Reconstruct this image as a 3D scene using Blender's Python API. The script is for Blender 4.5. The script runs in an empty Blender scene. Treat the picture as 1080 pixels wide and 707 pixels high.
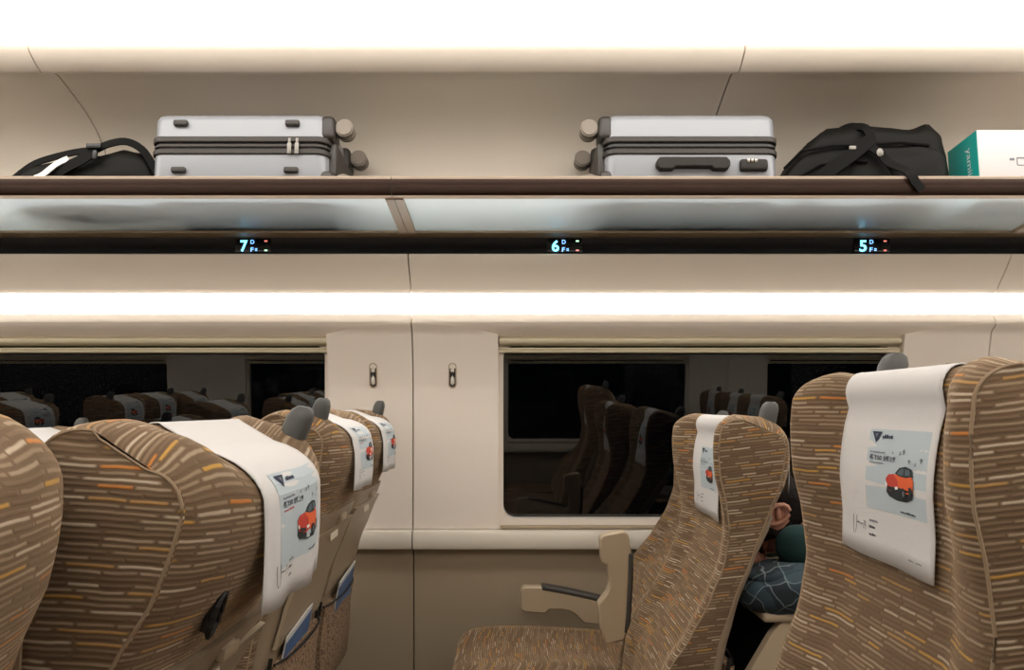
import bpy, bmesh, math, random
from math import pi, sin, cos, radians as R
from mathutils import Vector, Matrix
random.seed(7)
SC = bpy.context.scene
COL = SC.collection

# ------------------------------------------------------------------ materials
def nmat(name):
    m = bpy.data.materials.new(name); m.use_nodes = True
    nt = m.node_tree; b = nt.nodes['Principled BSDF']
    return m, nt, b
def srgb(r, g, b):
    f = lambda c: (c/255/12.92) if c/255 <= .04045 else ((c/255+.055)/1.055)**2.4
    return (f(r), f(g), f(b), 1)
def plain(name, rgb, rough=.5, metal=0, bump=0, bscale=200, var=.04, coat=0, spec=.5):
    m, nt, b = nmat(name)
    c = srgb(*rgb)
    n = nt.nodes.new('ShaderNodeTexNoise'); n.inputs['Scale'].default_value = 6; n.inputs['Detail'].default_value = 4
    tc = nt.nodes.new('ShaderNodeTexCoord'); nt.links.new(tc.outputs['Object'], n.inputs['Vector'])
    mx = nt.nodes.new('ShaderNodeMix'); mx.data_type = 'RGBA'
    mx.inputs['A'].default_value = tuple(max(0, x*(1-var)) for x in c[:3])+(1,)
    mx.inputs['B'].default_value = tuple(min(1, x*(1+var)) for x in c[:3])+(1,)
    nt.links.new(n.outputs['Fac'], mx.inputs['Factor']); nt.links.new(mx.outputs['Result'], b.inputs['Base Color'])
    b.inputs['Roughness'].default_value = rough; b.inputs['Metallic'].default_value = metal
    b.inputs['Coat Weight'].default_value = coat
    b.inputs['Specular IOR Level'].default_value = spec
    if bump:
        n2 = nt.nodes.new('ShaderNodeTexNoise'); n2.inputs['Scale'].default_value = bscale
        nt.links.new(tc.outputs['Object'], n2.inputs['Vector'])
        bp = nt.nodes.new('ShaderNodeBump'); bp.inputs['Strength'].default_value = bump; bp.inputs['Distance'].default_value = .002
        nt.links.new(n2.outputs['Fac'], bp.inputs['Height']); nt.links.new(bp.outputs['Normal'], b.inputs['Normal'])
    return m
def emit(name, rgb, strength):
    m, nt, b = nmat(name)
    b.inputs['Base Color'].default_value = (.8, .8, .8, 1)
    b.inputs['Emission Color'].default_value = rgb + (1,)
    b.inputs['Emission Strength'].default_value = strength
    b.inputs['Roughness'].default_value = .5
    return m
def math_node(nt, op, a, b=None, c=None):
    n = nt.nodes.new('ShaderNodeMath'); n.operation = op
    for i, v in enumerate((a, b, c)):
        if v is None: continue
        if isinstance(v, (int, float)): n.inputs[i].default_value = v
        else: nt.links.new(v, n.inputs[i])
    return n.outputs[0]
def fabric(name, row=.0060):
    m, nt, b = nmat(name)
    uv = nt.nodes.new('ShaderNodeUVMap'); uv.uv_map = 'UVMap'
    nz = nt.nodes.new('ShaderNodeTexNoise'); nz.inputs['Scale'].default_value = 25
    nt.links.new(uv.outputs[0], nz.inputs['Vector'])
    sep = nt.nodes.new('ShaderNodeSeparateXYZ'); nt.links.new(uv.outputs[0], sep.inputs[0])
    u, v = sep.outputs[0], sep.outputs[1]
    wob = math_node(nt, 'MULTIPLY', math_node(nt, 'SUBTRACT', nz.outputs['Fac'], .5), .004)
    v = math_node(nt, 'ADD', v, wob)
    vr = math_node(nt, 'DIVIDE', v, row)
    rowi = math_node(nt, 'FLOOR', vr); vf = math_node(nt, 'FRACT', vr)
    w1 = nt.nodes.new('ShaderNodeTexWhiteNoise'); w1.noise_dimensions = '1D'; nt.links.new(rowi, w1.inputs['W'])
    sepc = nt.nodes.new('ShaderNodeSeparateColor'); nt.links.new(w1.outputs['Color'], sepc.inputs[0])
    length = math_node(nt, 'ADD', math_node(nt, 'MULTIPLY', sepc.outputs[0], .055), .028)
    uu = math_node(nt, 'ADD', math_node(nt, 'DIVIDE', u, length), math_node(nt, 'MULTIPLY', sepc.outputs[1], 37))
    ci = math_node(nt, 'FLOOR', uu); cf = math_node(nt, 'FRACT', uu)
    w2 = nt.nodes.new('ShaderNodeTexWhiteNoise'); w2.noise_dimensions = '2D'
    cb = nt.nodes.new('ShaderNodeCombineXYZ'); nt.links.new(ci, cb.inputs[0]); nt.links.new(rowi, cb.inputs[1])
    nt.links.new(cb.outputs[0], w2.inputs['Vector'])
    ramp = nt.nodes.new('ShaderNodeValToRGB'); ramp.color_ramp.interpolation = 'CONSTANT'
    cols = [(0, (112, 92, 72)), (.22, (136, 116, 93)), (.50, (152, 133, 110)), (.66, (178, 161, 139)), (.74, (103, 83, 63)),
            (.88, (178, 136, 68)), (.93, (184, 118, 60)), (.96, (166, 128, 78))]
    el = ramp.color_ramp.elements
    el[0].position = 0; el[0].color = srgb(*cols[0][1])
    el[1].position = cols[1][0]; el[1].color = srgb(*cols[1][1])
    for p, c in cols[2:]:
        e = el.new(p); e.color = srgb(*c)
    nt.links.new(w2.outputs['Value'], ramp.inputs[0])
    # dash mask: smooth band inside the row
    d = math_node(nt, 'ABSOLUTE', math_node(nt, 'SUBTRACT', vf, .5))
    mr = nt.nodes.new('ShaderNodeMapRange'); mr.interpolation_type = 'SMOOTHSTEP'
    mr.inputs['From Min'].default_value = .37; mr.inputs['From Max'].default_value = .08
    nt.links.new(d, mr.inputs['Value'])
    de = math_node(nt, 'ABSOLUTE', math_node(nt, 'SUBTRACT', cf, .5))
    mr2 = nt.nodes.new('ShaderNodeMapRange'); mr2.inputs['From Min'].default_value = .49; mr2.inputs['From Max'].default_value = .42
    nt.links.new(de, mr2.inputs['Value'])
    mask = math_node(nt, 'MULTIPLY', mr.outputs[0], mr2.outputs[0])
    mx = nt.nodes.new('ShaderNodeMix'); mx.data_type = 'RGBA'
    nt.links.new(mask, mx.inputs['Factor']); mx.inputs['A'].default_value = srgb(103, 83, 63)
    nt.links.new(ramp.outputs[0], mx.inputs['B'])
    # fine pile noise
    n3 = nt.nodes.new('ShaderNodeTexNoise'); n3.inputs['Scale'].default_value = 900; nt.links.new(uv.outputs[0], n3.inputs['Vector'])
    hs = nt.nodes.new('ShaderNodeHueSaturation'); nt.links.new(mx.outputs['Result'], hs.inputs['Color'])
    nt.links.new(math_node(nt, 'ADD', math_node(nt, 'MULTIPLY', n3.outputs['Fac'], .5), .75), hs.inputs['Value'])
    nt.links.new(hs.outputs[0], b.inputs['Base Color'])
    b.inputs['Roughness'].default_value = .9
    b.inputs['Sheen Weight'].default_value = .55; b.inputs['Sheen Roughness'].default_value = .35
    b.inputs['Sheen Tint'].default_value = srgb(225, 195, 160)
    b.inputs['Specular IOR Level'].default_value = .2
    bp = nt.nodes.new('ShaderNodeBump'); bp.inputs['Strength'].default_value = .35; bp.inputs['Distance'].default_value = .0015
    hh = math_node(nt, 'ADD', mask, math_node(nt, 'MULTIPLY', n3.outputs['Fac'], .4))
    nt.links.new(hh, bp.inputs['Height']); nt.links.new(bp.outputs['Normal'], b.inputs['Normal'])
    return m
def plaid(name):
    m, nt, b = nmat(name)
    tc = nt.nodes.new('ShaderNodeTexCoord'); sep = nt.nodes.new('ShaderNodeSeparateXYZ')
    mp = nt.nodes.new('ShaderNodeMapping'); mp.inputs['Rotation'].default_value = (.3, .5, .6); nz = nt.nodes.new('ShaderNodeTexNoise'); nz.inputs['Scale'].default_value = 14; nt.links.new(tc.outputs['Object'], nz.inputs[0]); vm = nt.nodes.new('ShaderNodeVectorMath'); vm.operation = 'MULTIPLY_ADD'; nt.links.new(nz.outputs['Color'], vm.inputs[0]); vm.inputs[1].default_value = (.06, .06, .06)
    nt.links.new(tc.outputs['Object'], vm.inputs[2]); nt.links.new(vm.outputs[0], mp.inputs[0]); nt.links.new(mp.outputs[0], sep.inputs[0])
    def lines(o, per, w):
        f = math_node(nt, 'FRACT', math_node(nt, 'DIVIDE', o, per))
        return math_node(nt, 'LESS_THAN', f, w)
    a = math_node(nt, 'MAXIMUM', lines(sep.outputs[0], .035, .07), lines(sep.outputs[2], .035, .07))
    c = math_node(nt, 'ADD', lines(sep.outputs[0], .07, .4), lines(sep.outputs[2], .07, .4))
    mx = nt.nodes.new('ShaderNodeMix'); mx.data_type = 'RGBA'
    mx.inputs['A'].default_value = srgb(20, 30, 36); mx.inputs['B'].default_value = srgb(48, 66, 74)
    nt.links.new(math_node(nt, 'MULTIPLY', c, .5), mx.inputs['Factor'])
    m2 = nt.nodes.new('ShaderNodeMix'); m2.data_type = 'RGBA'
    nt.links.new(math_node(nt, 'MULTIPLY', a, .35), m2.inputs['Factor']); nt.links.new(mx.outputs['Result'], m2.inputs['A'])
    m2.inputs['B'].default_value = srgb(150, 165, 168)
    nt.links.new(m2.outputs['Result'], b.inputs['Base Color']); b.inputs['Roughness'].default_value = .85
    return m
def net(name):
    m, nt, b = nmat(name)
    tc = nt.nodes.new('ShaderNodeTexCoord'); vo = nt.nodes.new('ShaderNodeTexVoronoi'); vo.inputs['Scale'].default_value = 170
    n = nt.nodes.new('ShaderNodeTexNoise'); n.inputs['Scale'].default_value = 45; n.inputs['Detail'].default_value = 5
    nt.links.new(tc.outputs['Object'], vo.inputs['Vector']); nt.links.new(tc.outputs['Object'], n.inputs['Vector'])
    f = math_node(nt, 'MULTIPLY', vo.outputs['Distance'], math_node(nt, 'ADD', n.outputs['Fac'], .55))
    mx = nt.nodes.new('ShaderNodeMix'); mx.data_type = 'RGBA'; nt.links.new(f, mx.inputs['Factor'])
    mx.inputs['A'].default_value = srgb(176, 148, 116); mx.inputs['B'].default_value = srgb(84, 58, 42)
    nt.links.new(mx.outputs['Result'], b.inputs['Base Color']); b.inputs['Roughness'].default_value = .9
    bp = nt.nodes.new('ShaderNodeBump'); bp.inputs['Strength'].default_value = .6; bp.inputs['Distance'].default_value = .002
    nt.links.new(vo.outputs['Distance'], bp.inputs['Height']); nt.links.new(bp.outputs['Normal'], b.inputs['Normal'])
    return m
M = {}
M['wall'] = plain('cream_wall_laminate', (228, 217, 202), .42, var=.015)
M['pillar'] = plain('pale_cream_panel', (238, 227, 215), .45, var=.01, bump=.06, bscale=500)
M['lower'] = plain('taupe_lower_panel', (166, 149, 125), .5, var=.02, bump=.1, bscale=500)
M['sill'] = plain('sill_cream', (226, 217, 202), .4, var=.01)
M['blind'] = plain('champagne_aluminium', (205, 194, 166), .35, metal=.2, var=.01)
M['gap'] = plain('dark_joint', (60, 50, 42), .8)
M['ceiling'] = plain('ceiling_cream', (225, 215, 200), .6)
M['floor'] = plain('floor_grey', (95, 88, 80), .6)
M['lamp_c'] = emit('ceiling_diffuser', (1, .955, .90), 5.0)
M['lamp_w'] = emit('cove_diffuser', (1, .955, .90), 6.3)
M['strip'] = plain('black_gloss_strip', (7, 7, 7), .08, var=0, spec=.22)
M['rail'] = plain('bronze_rail', (48, 30, 20), .32, metal=.55)
M['railedge'] = plain('pale_rail_edge', (190, 172, 154), .3, metal=.3)
M['railback'] = plain('dark_back_rail', (150, 132, 108), .5)
M['shell'] = plain('taupe_seat_plastic', (148, 130, 108), .42, var=.02, bump=.05, bscale=600)
M['shell2'] = plain('taupe_tray_plastic', (160, 143, 119), .4, var=.02)
M['arm'] = plain('armrest_plastic', (176, 158, 132), .42, var=.02)
M['darkpad'] = plain('dark_grey_pad', (66, 62, 58), .55, bump=.1)
M['handle'] = plain('grey_handle_rubber', (72, 72, 69), .5, bump=.1, bscale=400)
M['black'] = plain('black_plastic', (22, 21, 20), .45)
M['cloth'] = plain('white_cover_cloth', (204, 201, 198), .85, bump=.25, bscale=900, var=.01)
M['pipe'] = plain('seat_piping', (138, 117, 92), .85)
M['fabric'] = fabric('striped_seat_fabric')
M['net'] = net('brown_pocket_net')
M['blue'] = plain('blue_magazine_print', (70, 104, 150), .4, var=.35)
M['paper'] = plain('white_paper', (212, 212, 210), .6)
M['chrome'] = plain('satin_chrome', (205, 198, 188), .3, metal=.25)
M['case'] = plain('silver_grey_shell', (134, 136, 140), .33, var=.01, coat=.15)
M['zip'] = plain('dark_grey_zip', (38, 34, 31), .6, bump=.2, spec=.25)
M['zip2'] = plain('grey_zip_trim', (56, 52, 48), .5, spec=.3)
M['wheel'] = plain('taupe_wheel', (118, 107, 94), .5)
M['wheel2'] = plain('dark_wheel_housing', (46, 41, 36), .5)
M['bag'] = plain('black_nylon', (17, 16, 13), .6, spec=.12, bump=.5, bscale=28, var=.15)
M['bag2'] = plain('black_strap_webbing', (12, 11, 9), .75, spec=.12, bump=.3, bscale=300)
M['buckle'] = plain('grey_buckle', (130, 126, 118), .4)
M['teal'] = plain('teal_box_print', (16, 150, 142), .45)
M['whitebox'] = plain('white_box_card', (192, 186, 184), .5, var=.01)
M['skin'] = plain('skin', (176, 122, 100), .55)
M['hair'] = plain('dark_hair', (22, 14, 11), .7, spec=.15, bump=.8, bscale=120)
M['teal_coat'] = plain('dark_teal_jacket', (24, 58, 58), .75, bump=.4, bscale=40)
M['dark_fill'] = plain('black_fill', (16, 16, 18), .85, spec=.15)
M['red'] = plain('red_knit', (150, 50, 40), .8)
M['plaid'] = plaid('dark_plaid_cloth')
M['ad_bg'] = plain('advert_pale_blue', (176, 187, 192), .8, var=.02)
M['ad_navy'] = plain('advert_navy', (36, 42, 66), .8)
M['ad_grey'] = plain('advert_grey_ink', (112, 114, 122), .8)
M['ad_ink'] = plain('advert_dark_ink', (44, 42, 48), .8)
M['ad_orange'] = plain('advert_orange', (218, 92, 40), .7, var=.1)
M['ad_red'] = plain('advert_red', (188, 56, 40), .7, var=.1)
M['ad_black'] = plain('advert_black', (26, 34, 36), .7)
M['ad_glass'] = plain('advert_glass', (74, 88, 96), .7)
M['ad_white'] = plain('advert_white', (230, 230, 228), .7)
M['led_cyan'] = emit('led_cyan', (.10, .62, 1.0), 2.6)
M['led_blue'] = emit('led_blue', (.12, .42, 1.0), 2.2)
M['led_red'] = emit('led_red', (1.0, .12, .08), .9)
M['led_green'] = emit('led_green', (.5, 1, .6), 1.2)
M['label'] = plain('pale_label', (206, 196, 176), .5)

def glass_window():
    m, nt, b = nmat('tinted_window_glass')
    b.inputs['Base Color'].default_value = (.25, .27, .27, 1)
    b.inputs['Transmission Weight'].default_value = 1
    b.inputs['Roughness'].default_value = .0
    b.inputs['IOR'].default_value = 1.62
    return m
M['glass'] = glass_window()
def frosted():
    m, nt, b = nmat('frosted_rack_glass')
    out = [n for n in nt.nodes if n.type == 'OUTPUT_MATERIAL'][0]
    b.inputs['Base Color'].default_value = (.80, .94, 1, 1); b.inputs['Transmission Weight'].default_value = 1
    b.inputs['Roughness'].default_value = .38; b.inputs['IOR'].default_value = 1.45
    tr = nt.nodes.new('ShaderNodeBsdfTranslucent'); tr.inputs['Color'].default_value = (.82, .93, 1, 1)
    m1 = nt.nodes.new('ShaderNodeMixShader'); m1.inputs[0].default_value = .22
    nt.links.new(b.outputs[0], m1.inputs[1]); nt.links.new(tr.outputs[0], m1.inputs[2])
    gl = nt.nodes.new('ShaderNodeBsdfGlossy'); gl.inputs['Roughness'].default_value = .14
    m2 = nt.nodes.new('ShaderNodeMixShader'); m2.inputs[0].default_value = .08
    nt.links.new(m1.outputs[0], m2.inputs[1]); nt.links.new(gl.outputs[0], m2.inputs[2])
    nt.links.new(m2.outputs[0], out.inputs['Surface'])
    return m
M['frost'] = frosted()

# ------------------------------------------------------------------ object helpers
def link(o, parent=None):
    COL.objects.link(o)
    if parent: o.parent = parent
    return o
def empty(name, loc=(0, 0, 0), rot=(0, 0, 0)):
    o = bpy.data.objects.new(name, None); o.location = loc; o.rotation_euler = rot; o.empty_display_size = .1
    return link(o)
def tag(o, label=None, cat=None, group=None, kind=None):
    if label: o['label'] = label
    if cat: o['category'] = cat
    if group: o['group'] = group
    if kind: o['kind'] = kind
    return o
class MB:
    """collects shapes, then links them as one mesh object"""
    def __init__(s): s.v = []; s.f = []; s.m = []; s.uv = {}
    def add(s, vs, fs, mi=0):
        o = len(s.v); s.v += [tuple(v) for v in vs]
        for f in fs: s.f.append(tuple(i+o for i in f)); s.m.append(mi)
        return s
    def box(s, c, d, bev=0, seg=2, rot=None, mi=0):
        bm = bmesh.new(); bmesh.ops.create_cube(bm, size=1)
        for v in bm.verts: v.co = Vector((v.co.x*d[0], v.co.y*d[1], v.co.z*d[2]))
        if bev: bmesh.ops.bevel(bm, geom=bm.edges[:], offset=bev, segments=seg, affect='EDGES', profile=.5)
        s._bm(bm, c, rot, mi); return s
    def cyl(s, c, r, h, axis='Z', n=24, r2=None, bev=0, mi=0, rot=None):
        bm = bmesh.new(); bmesh.ops.create_cone(bm, cap_ends=True, segments=n, radius1=r, radius2=r if r2 is None else r2, depth=h)
        if bev: bmesh.ops.bevel(bm, geom=[e for e in bm.edges if len([f for f in e.link_faces if len(f.verts) > 4])], offset=bev, segments=2, affect='EDGES')
        q = {'Z': Matrix(), 'X': Matrix.Rotation(pi/2, 4, 'Y'), 'Y': Matrix.Rotation(pi/2, 4, 'X')}[axis]
        bm.transform(q); s._bm(bm, c, rot, mi); return s
    def sphere(s, c, d, n=20, mi=0, rot=None):
        bm = bmesh.new(); bmesh.ops.create_uvsphere(bm, u_segments=n, v_segments=n//2+2, radius=1)
        for v in bm.verts: v.co = Vector((v.co.x*d[0], v.co.y*d[1], v.co.z*d[2]))
        s._bm(bm, c, rot, mi); return s
    def _bm(s, bm, c, rot, mi):
        if rot: bm.transform(rot.to_4x4() if hasattr(rot, 'to_4x4') else rot)
        bm.transform(Matrix.Translation(c)); bm.verts.index_update()
        s.add([v.co[:] for v in bm.verts], [[v.index for v in f.verts] for f in bm.faces], mi); bm.free()
    def tube(s, pts, r, n=8, closed=False, flat=None, mi=0):
        pts = [Vector(p) for p in pts]; N = len(pts); rings = []
        up = Vector((0, 0, 1))
        for i, p in enumerate(pts):
            a = pts[(i-1) % N] if (closed or i > 0) else p
            b = pts[(i+1) % N] if (closed or i < N-1) else p
            t = (b-a).normalized()
            x = t.cross(up)
            if x.length < 1e-3: x = t.cross(Vector((0, 1, 0)))
            x.normalize(); y = x.cross(t).normalized()
            rr = r[i] if isinstance(r, (list, tuple)) else r
            ry = rr if flat is None else flat
            rings.append([p + x*cos(2*pi*k/n)*rr + y*sin(2*pi*k/n)*ry for k in range(n)])
        vs = [v for ring in rings for v in ring]; fs = []
        for i in range(N if closed else N-1):
            j = (i+1) % N
            for k in range(n):
                fs.append((i*n+k, i*n+(k+1) % n, j*n+(k+1) % n, j*n+k))
        if not closed:
            fs.append(tuple(range(n))[::-1]); fs.append(tuple((N-1)*n+k for k in range(n)))
        s.add(vs, fs, mi); return s
    def prism(s, poly, axis, a, b, mi=0):
        """poly in the plane normal to axis, extruded from a to b"""
        def P(p, t):
            return {'X': (t, p[0], p[1]), 'Y': (p[0], t, p[1]), 'Z': (p[0], p[1], t)}[axis]
        n = len(poly); vs = [P(p, a) for p in poly]+[P(p, b) for p in poly]
        fs = [(i, (i+1) % n, n+(i+1) % n, n+i) for i in range(n)]+[tuple(range(n))[::-1], tuple(range(n, 2*n))]
        s.add(vs, fs, mi); return s
    def build(s, name, mat, parent=None, smooth=True, angle=35, loc=None, rot=None, uvf=None):
        me = bpy.data.meshes.new(name); me.from_pydata(s.v, [], s.f)
        for mm in (mat if isinstance(mat, (list, tuple)) else [mat]): me.materials.append(mm)
        me.polygons.foreach_set('material_index', s.m)
        bm = bmesh.new(); bm.from_mesh(me)
        bmesh.ops.recalc_face_normals(bm, faces=bm.faces[:])
        if uvf:
            lay = bm.loops.layers.uv.new('UVMap')
            for f in bm.faces:
                for l in f.loops: l[lay].uv = uvf(l.vert.co, f.normal)
        bm.to_mesh(me); bm.free()
        if smooth:
            me.polygons.foreach_set('use_smooth', [True]*len(me.polygons))
            me.set_sharp_from_angle(angle=R(angle))
        o = bpy.data.objects.new(name, me)
        if loc: o.location = loc
        if rot: o.rotation_euler = rot
        return link(o, parent)
def rrect(w, h, r, cx=0, cy=0, n=6):
    pts = []
    for (sx, sy, a0) in ((1, 1, 0), (-1, 1, 90), (-1, -1, 180), (1, -1, 270)):
        for k in range(n+1):
            a = R(a0+90*k/n); pts.append((cx+sx*(w/2-r)+r*cos(a), cy+sy*(h/2-r)+r*sin(a)))
    return pts
def lerp(a, b, t): return a+(b-a)*t
def interp(tab, z):
    if z <= tab[0][0]: return tab[0][1]
    for (z0, v0), (z1, v1) in zip(tab, tab[1:]):
        if z <= z1:
            t = (z-z0)/(z1-z0); t = t*t*(3-2*t)*.35+t*.65
            return lerp(v0, v1, t)
    return tab[-1][1]

_txt = {}
def text_tris(s, bold=False):
    """2-D triangles of a string, height of a capital about 1, starting at x=0"""
    if s in _txt: return _txt[s]
    cu = bpy.data.curves.new('t', 'FONT'); cu.body = s; cu.resolution_u = 3; cu.size = 1.4
    if bold: cu.offset = .03
    o = bpy.data.objects.new('t', cu); COL.objects.link(o)
    dg = bpy.context.evaluated_depsgraph_get(); me = o.evaluated_get(dg).to_mesh()
    vs = [tuple(v.co) for v in me.vertices]; fs = [tuple(p.vertices) for p in me.polygons]
    o.evaluated_get(dg).to_mesh_clear()
    bpy.data.objects.remove(o); bpy.data.curves.remove(cu)
    x0 = min(v[0] for v in vs); y0 = min(v[1] for v in vs)
    x1 = max(v[0] for v in vs); y1 = max(v[1] for v in vs)
    vs = [((v[0]-x0)/(x1-x0), (v[1]-y0)/(y1-y0)) for v in vs]
    _txt[s] = (vs, fs, (x1-x0)/(y1-y0)); return _txt[s]

# ------------------------------------------------------------------ THE COACH
YC = 1.125                       # centre line of the coach
X0, X1 = -4.6, 4.6
SEAM = -.345; PITCH = 2.0        # window module
def mirror_tree(o):
    pass
def sidey(side, y): return y if side == 'far' else 2*YC-y

COVE = [(2.66, 1.422), (2.652, 1.425), (2.640, 1.432), (2.622, 1.444), (2.608, 1.455), (2.599, 1.465), (2.596, 1.473), (2.599, 1.480), (2.606, 1.489), (2.613, 1.502)]
def build_side(side):
    S = lambda y: sidey(side, y)
    word = 'window' if side == 'far' else 'aisle'
    wall = empty('wall_'+side, (0, S(2.66), 0)); tag(wall, kind='structure')
    off = Vector((0, -S(2.66), 0))
    def seg(name, prof, x0, x1, mat, parent, oy=S(2.66)):
        mb = MB(); mb.prism([(S(y)-oy, z) for y, z in prof], 'X', x0, x1)
        return mb.build(name, mat, parent, angle=40)
    # lower panels + sill
    k = -3
    xs = []
    x = SEAM-PITCH*2
    while x < X1+2: xs.append(x); x += PITCH
    xs = [X0]+[x for x in xs if X0 < x < X1]+[X1]
    g = .0022
    lower = [(2.665, 0), (2.665, .683), (2.668, .686), (2.70, .686), (2.75, .69), (2.75, 0)]
    sill = [(2.64, .686), (2.622, .690), (2.618, .70), (2.618, .738), (2.624, .750), (2.64, .754), (2.675, .757), (2.76, .757), (2.76, .686)]
    # curved coving between pelmet and lamp
    cove = COVE+[(2.64, 1.5035), (2.74, 1.5035), (2.74, 1.425)]
    duct = [(2.612, 1.575), (2.603, 1.571), (2.597, 1.573), (2.588, 1.585), (2.562, 1.618), (2.536, 1.650), (2.517, 1.680), (2.514, 1.686), (2.518, 1.690), (2.56, 1.690), (2.70, 1.60), (2.70, 1.578), (2.63, 1.578)]
    for a, b in zip(xs, xs[1:]):
        seg('lower_panel', lower, a+g, b-g, M['lower'], wall)
        seg('sill_panel', sill, a+g, b-g, M['sill'], wall)
        seg('coving_panel', cove, a+g, b-g, M['pillar'], wall)
        seg('duct_panel', duct, a+g, b-g, M['wall'], wall)
    seg('joint_backing', [(2.757, .02), (2.757, .686), (2.762, .686), (2.762, .02)], X0, X1, M['gap'], wall)
    seg('joint_backing', [(2.742, 1.42), (2.742, 1.6), (2.76, 1.6), (2.76, 1.42)], X0, X1, M['gap'], wall)
    # lamp in the cove : diffuser tube behind the coving lip
    lp = MB(); lp.prism([(S(y), z) for y, z in [(2.632, 1.504), (2.619, 1.506), (2.615, 1.53), (2.618, 1.56), (2.632, 1.577), (2.66, 1.577), (2.66, 1.504)]], 'X', X0, X1)
    l = lp.build('linear_wall_lamp', M['lamp_w']); tag(l, 'long white light strip above the windows' if side == 'far' else 'light strip above the near side windows, seen only mirrored', 'lamp')
    # upper wall behind the rack
    upper = [(2.60, 1.74), (2.62, 1.80), (2.605, 1.90), (2.585, 1.97), (2.55, 2.05), (2.50, 2.095), (2.44, 2.130), (2.36, 2.160), (2.29, 2.183), (2.235, 2.176),
             (2.222, 2.160), (2.212, 2.155), (2.200, 2.157), (2.175, 2.172), (2.150, 2.192), (2.140, 2.210), (2.140, 2.222), (2.30, 2.26), (2.72, 2.2), (2.72, 1.74)]
    ux = [X0]+[x for x in [.66+2.03*i for i in range(-3, 3)] if X0 < x < X1]+[X1]
    for a, b in zip(ux, ux[1:]): seg('upper_panel', upper, a+g, b-g, M['wall'], wall)
    seg('joint_backing', [(2.73, 1.7), (2.73, 2.2), (2.28, 2.29), (2.14, 2.24), (2.14, 2.27), (2.76, 2.3), (2.76, 1.7)], X0, X1, M['gap'], wall)
    seg('joint_backing', [(2.70, 1.6), (2.56, 1.71), (2.60, 1.75), (2.76, 1.75), (2.76, 1.6)], X0, X1, M['gap'], wall)
    # black gloss strip
    seg('indicator_panel', [(2.532, 1.688), (2.527, 1.746), (2.56, 1.752), (2.56, 1.688)], X0, X1, M['strip'], wall)
    # pillars, windows, blinds
    npl = 0; nw = 0
    for i in range(-2, 4):
        sx = SEAM+PITCH*i
        if sx-.3 > X1 or sx+.3 < X0: continue
        npl += 1
        tr = empty('trim_%d' % npl if side == 'far' else 'trim_%d' % (npl+10), (sx, S(2.66), .757)); tag(tr, kind='structure')
        cz = [(z, y) for y, z in COVE[1:7]]
        def py(z):
            y = 2.652-.040*(max(0, z-1.12)/.345)**2
            c_ = 2.652
            for (z0, y0_), (z1, y1_) in zip(cz, cz[1:]):
                if z0 <= z <= z1: c_ = lerp(y0_, y1_, (z-z0)/(z1-z0))
            return min(y, c_-.006)
        for s_ in (-1, 1):
            mb = MB(); vs = []; fs = []; nx, nz = 14, 26
            for q in range(nx+1):
                t = q/nx; x = s_*(.0022+t*.2948); zt = 1.4675-.034*t**2.0
                col_ = [.757, 1.0, 1.12, 1.17]+[lerp(1.20, zt, j/(nz-4)) for j in range(nz-3)]
                for z in col_: vs.append((x, S(py(z))-S(2.66), z-.757))
                for z in col_: vs.append((x, S(2.70)-S(2.66), z-.757))
            m_ = nz+1; k_ = 2*m_
            for q in range(nx):
                o0, o1 = q*k_, (q+1)*k_
                for j in range(m_-1):
                    fs += [(o0+j, o0+j+1, o1+j+1, o1+j), (o0+m_+j, o1+m_+j, o1+m_+j+1, o0+m_+j+1)]
                fs += [(o0+m_-1, o0+2*m_-1, o1+2*m_-1, o1+m_-1), (o0, o1, o1+m_, o0+m_)]
            for o0 in (0, nx*k_):
                for j in range(m_-1): fs.append((o0+j, o0+m_+j, o0+m_+j+1, o0+j+1))
            mb.add(vs, fs); mb.build('pillar_panel', M['pillar'], tr, angle=50)
        mb = MB(); mb.box((0, S(2.745)-S(2.66), .35), (.1, .006, .7)); mb.build('joint_backing', M['gap'], tr)
        # coat hooks: recessed slot + flip hook
        if side == 'far':
            for s_ in (-1, 1):
                hk = empty('coat_hook', (sx+s_*.138, py(1.292), 1.292), (R(3.3), 0, 0))
                nm = {0: ('seam', ''), 1: ('', '')}
                if i == 0:
                    lab = 'small chrome coat hook on the pillar, nearer the %s window' % ('long, cut off' if s_ < 0 else 'complete, uncropped')
                else: lab = 'small chrome coat hook on another window pillar'
                tag(hk, lab, 'coat hook', 'coat hooks on the window pillars')
                f = MB()
                outer = rrect(.028, .088, .0139, n=8); inner = rrect(.021, .079, .0104, n=8)
                n = len(outer)
                vs = [(p[0], -.003, p[1]) for p in outer]+[(p[0], -.004, p[1]) for p in inner]+[(p[0], .0005, p[1]) for p in inner]+[(p[0], .0, p[1]) for p in outer]
                fs = []
                for q in range(n):
                    r_ = (q+1) % n
                    fs += [(q, r_, n+r_, n+q), (n+q, n+r_, 2*n+r_, 2*n+q), (3*n+q, 3*n+r_, r_, q)]
                f.add(vs, fs); f.build('bezel', M['arm'], hk)
                b_ = MB(); b_.prism(rrect(.0206, .0786, .0102, n=8), 'Y', -.0016, -.0002); b_.build('recess', M['black'], hk)
                h_ = MB(); h_.tube([(0, -.0045, -.033), (0, -.006, -.028), (0, -.0065, -.01), (0, -.0065, .012), (0, -.006, .022), (0, -.0045, .025)], [.0035, .0072, .0068, .0066, .0064, .003], n=12); h_.build('hook', M['chrome'], hk)
    # windows between the pillars
    wins = []
    for i in range(-2, 3):
        a = SEAM+PITCH*i+.297; b = SEAM+PITCH*(i+1)-.297
        a = max(a, X0); b = min(b, X1)
        if b-a < .3: continue
        wins.append((a, b))
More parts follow.
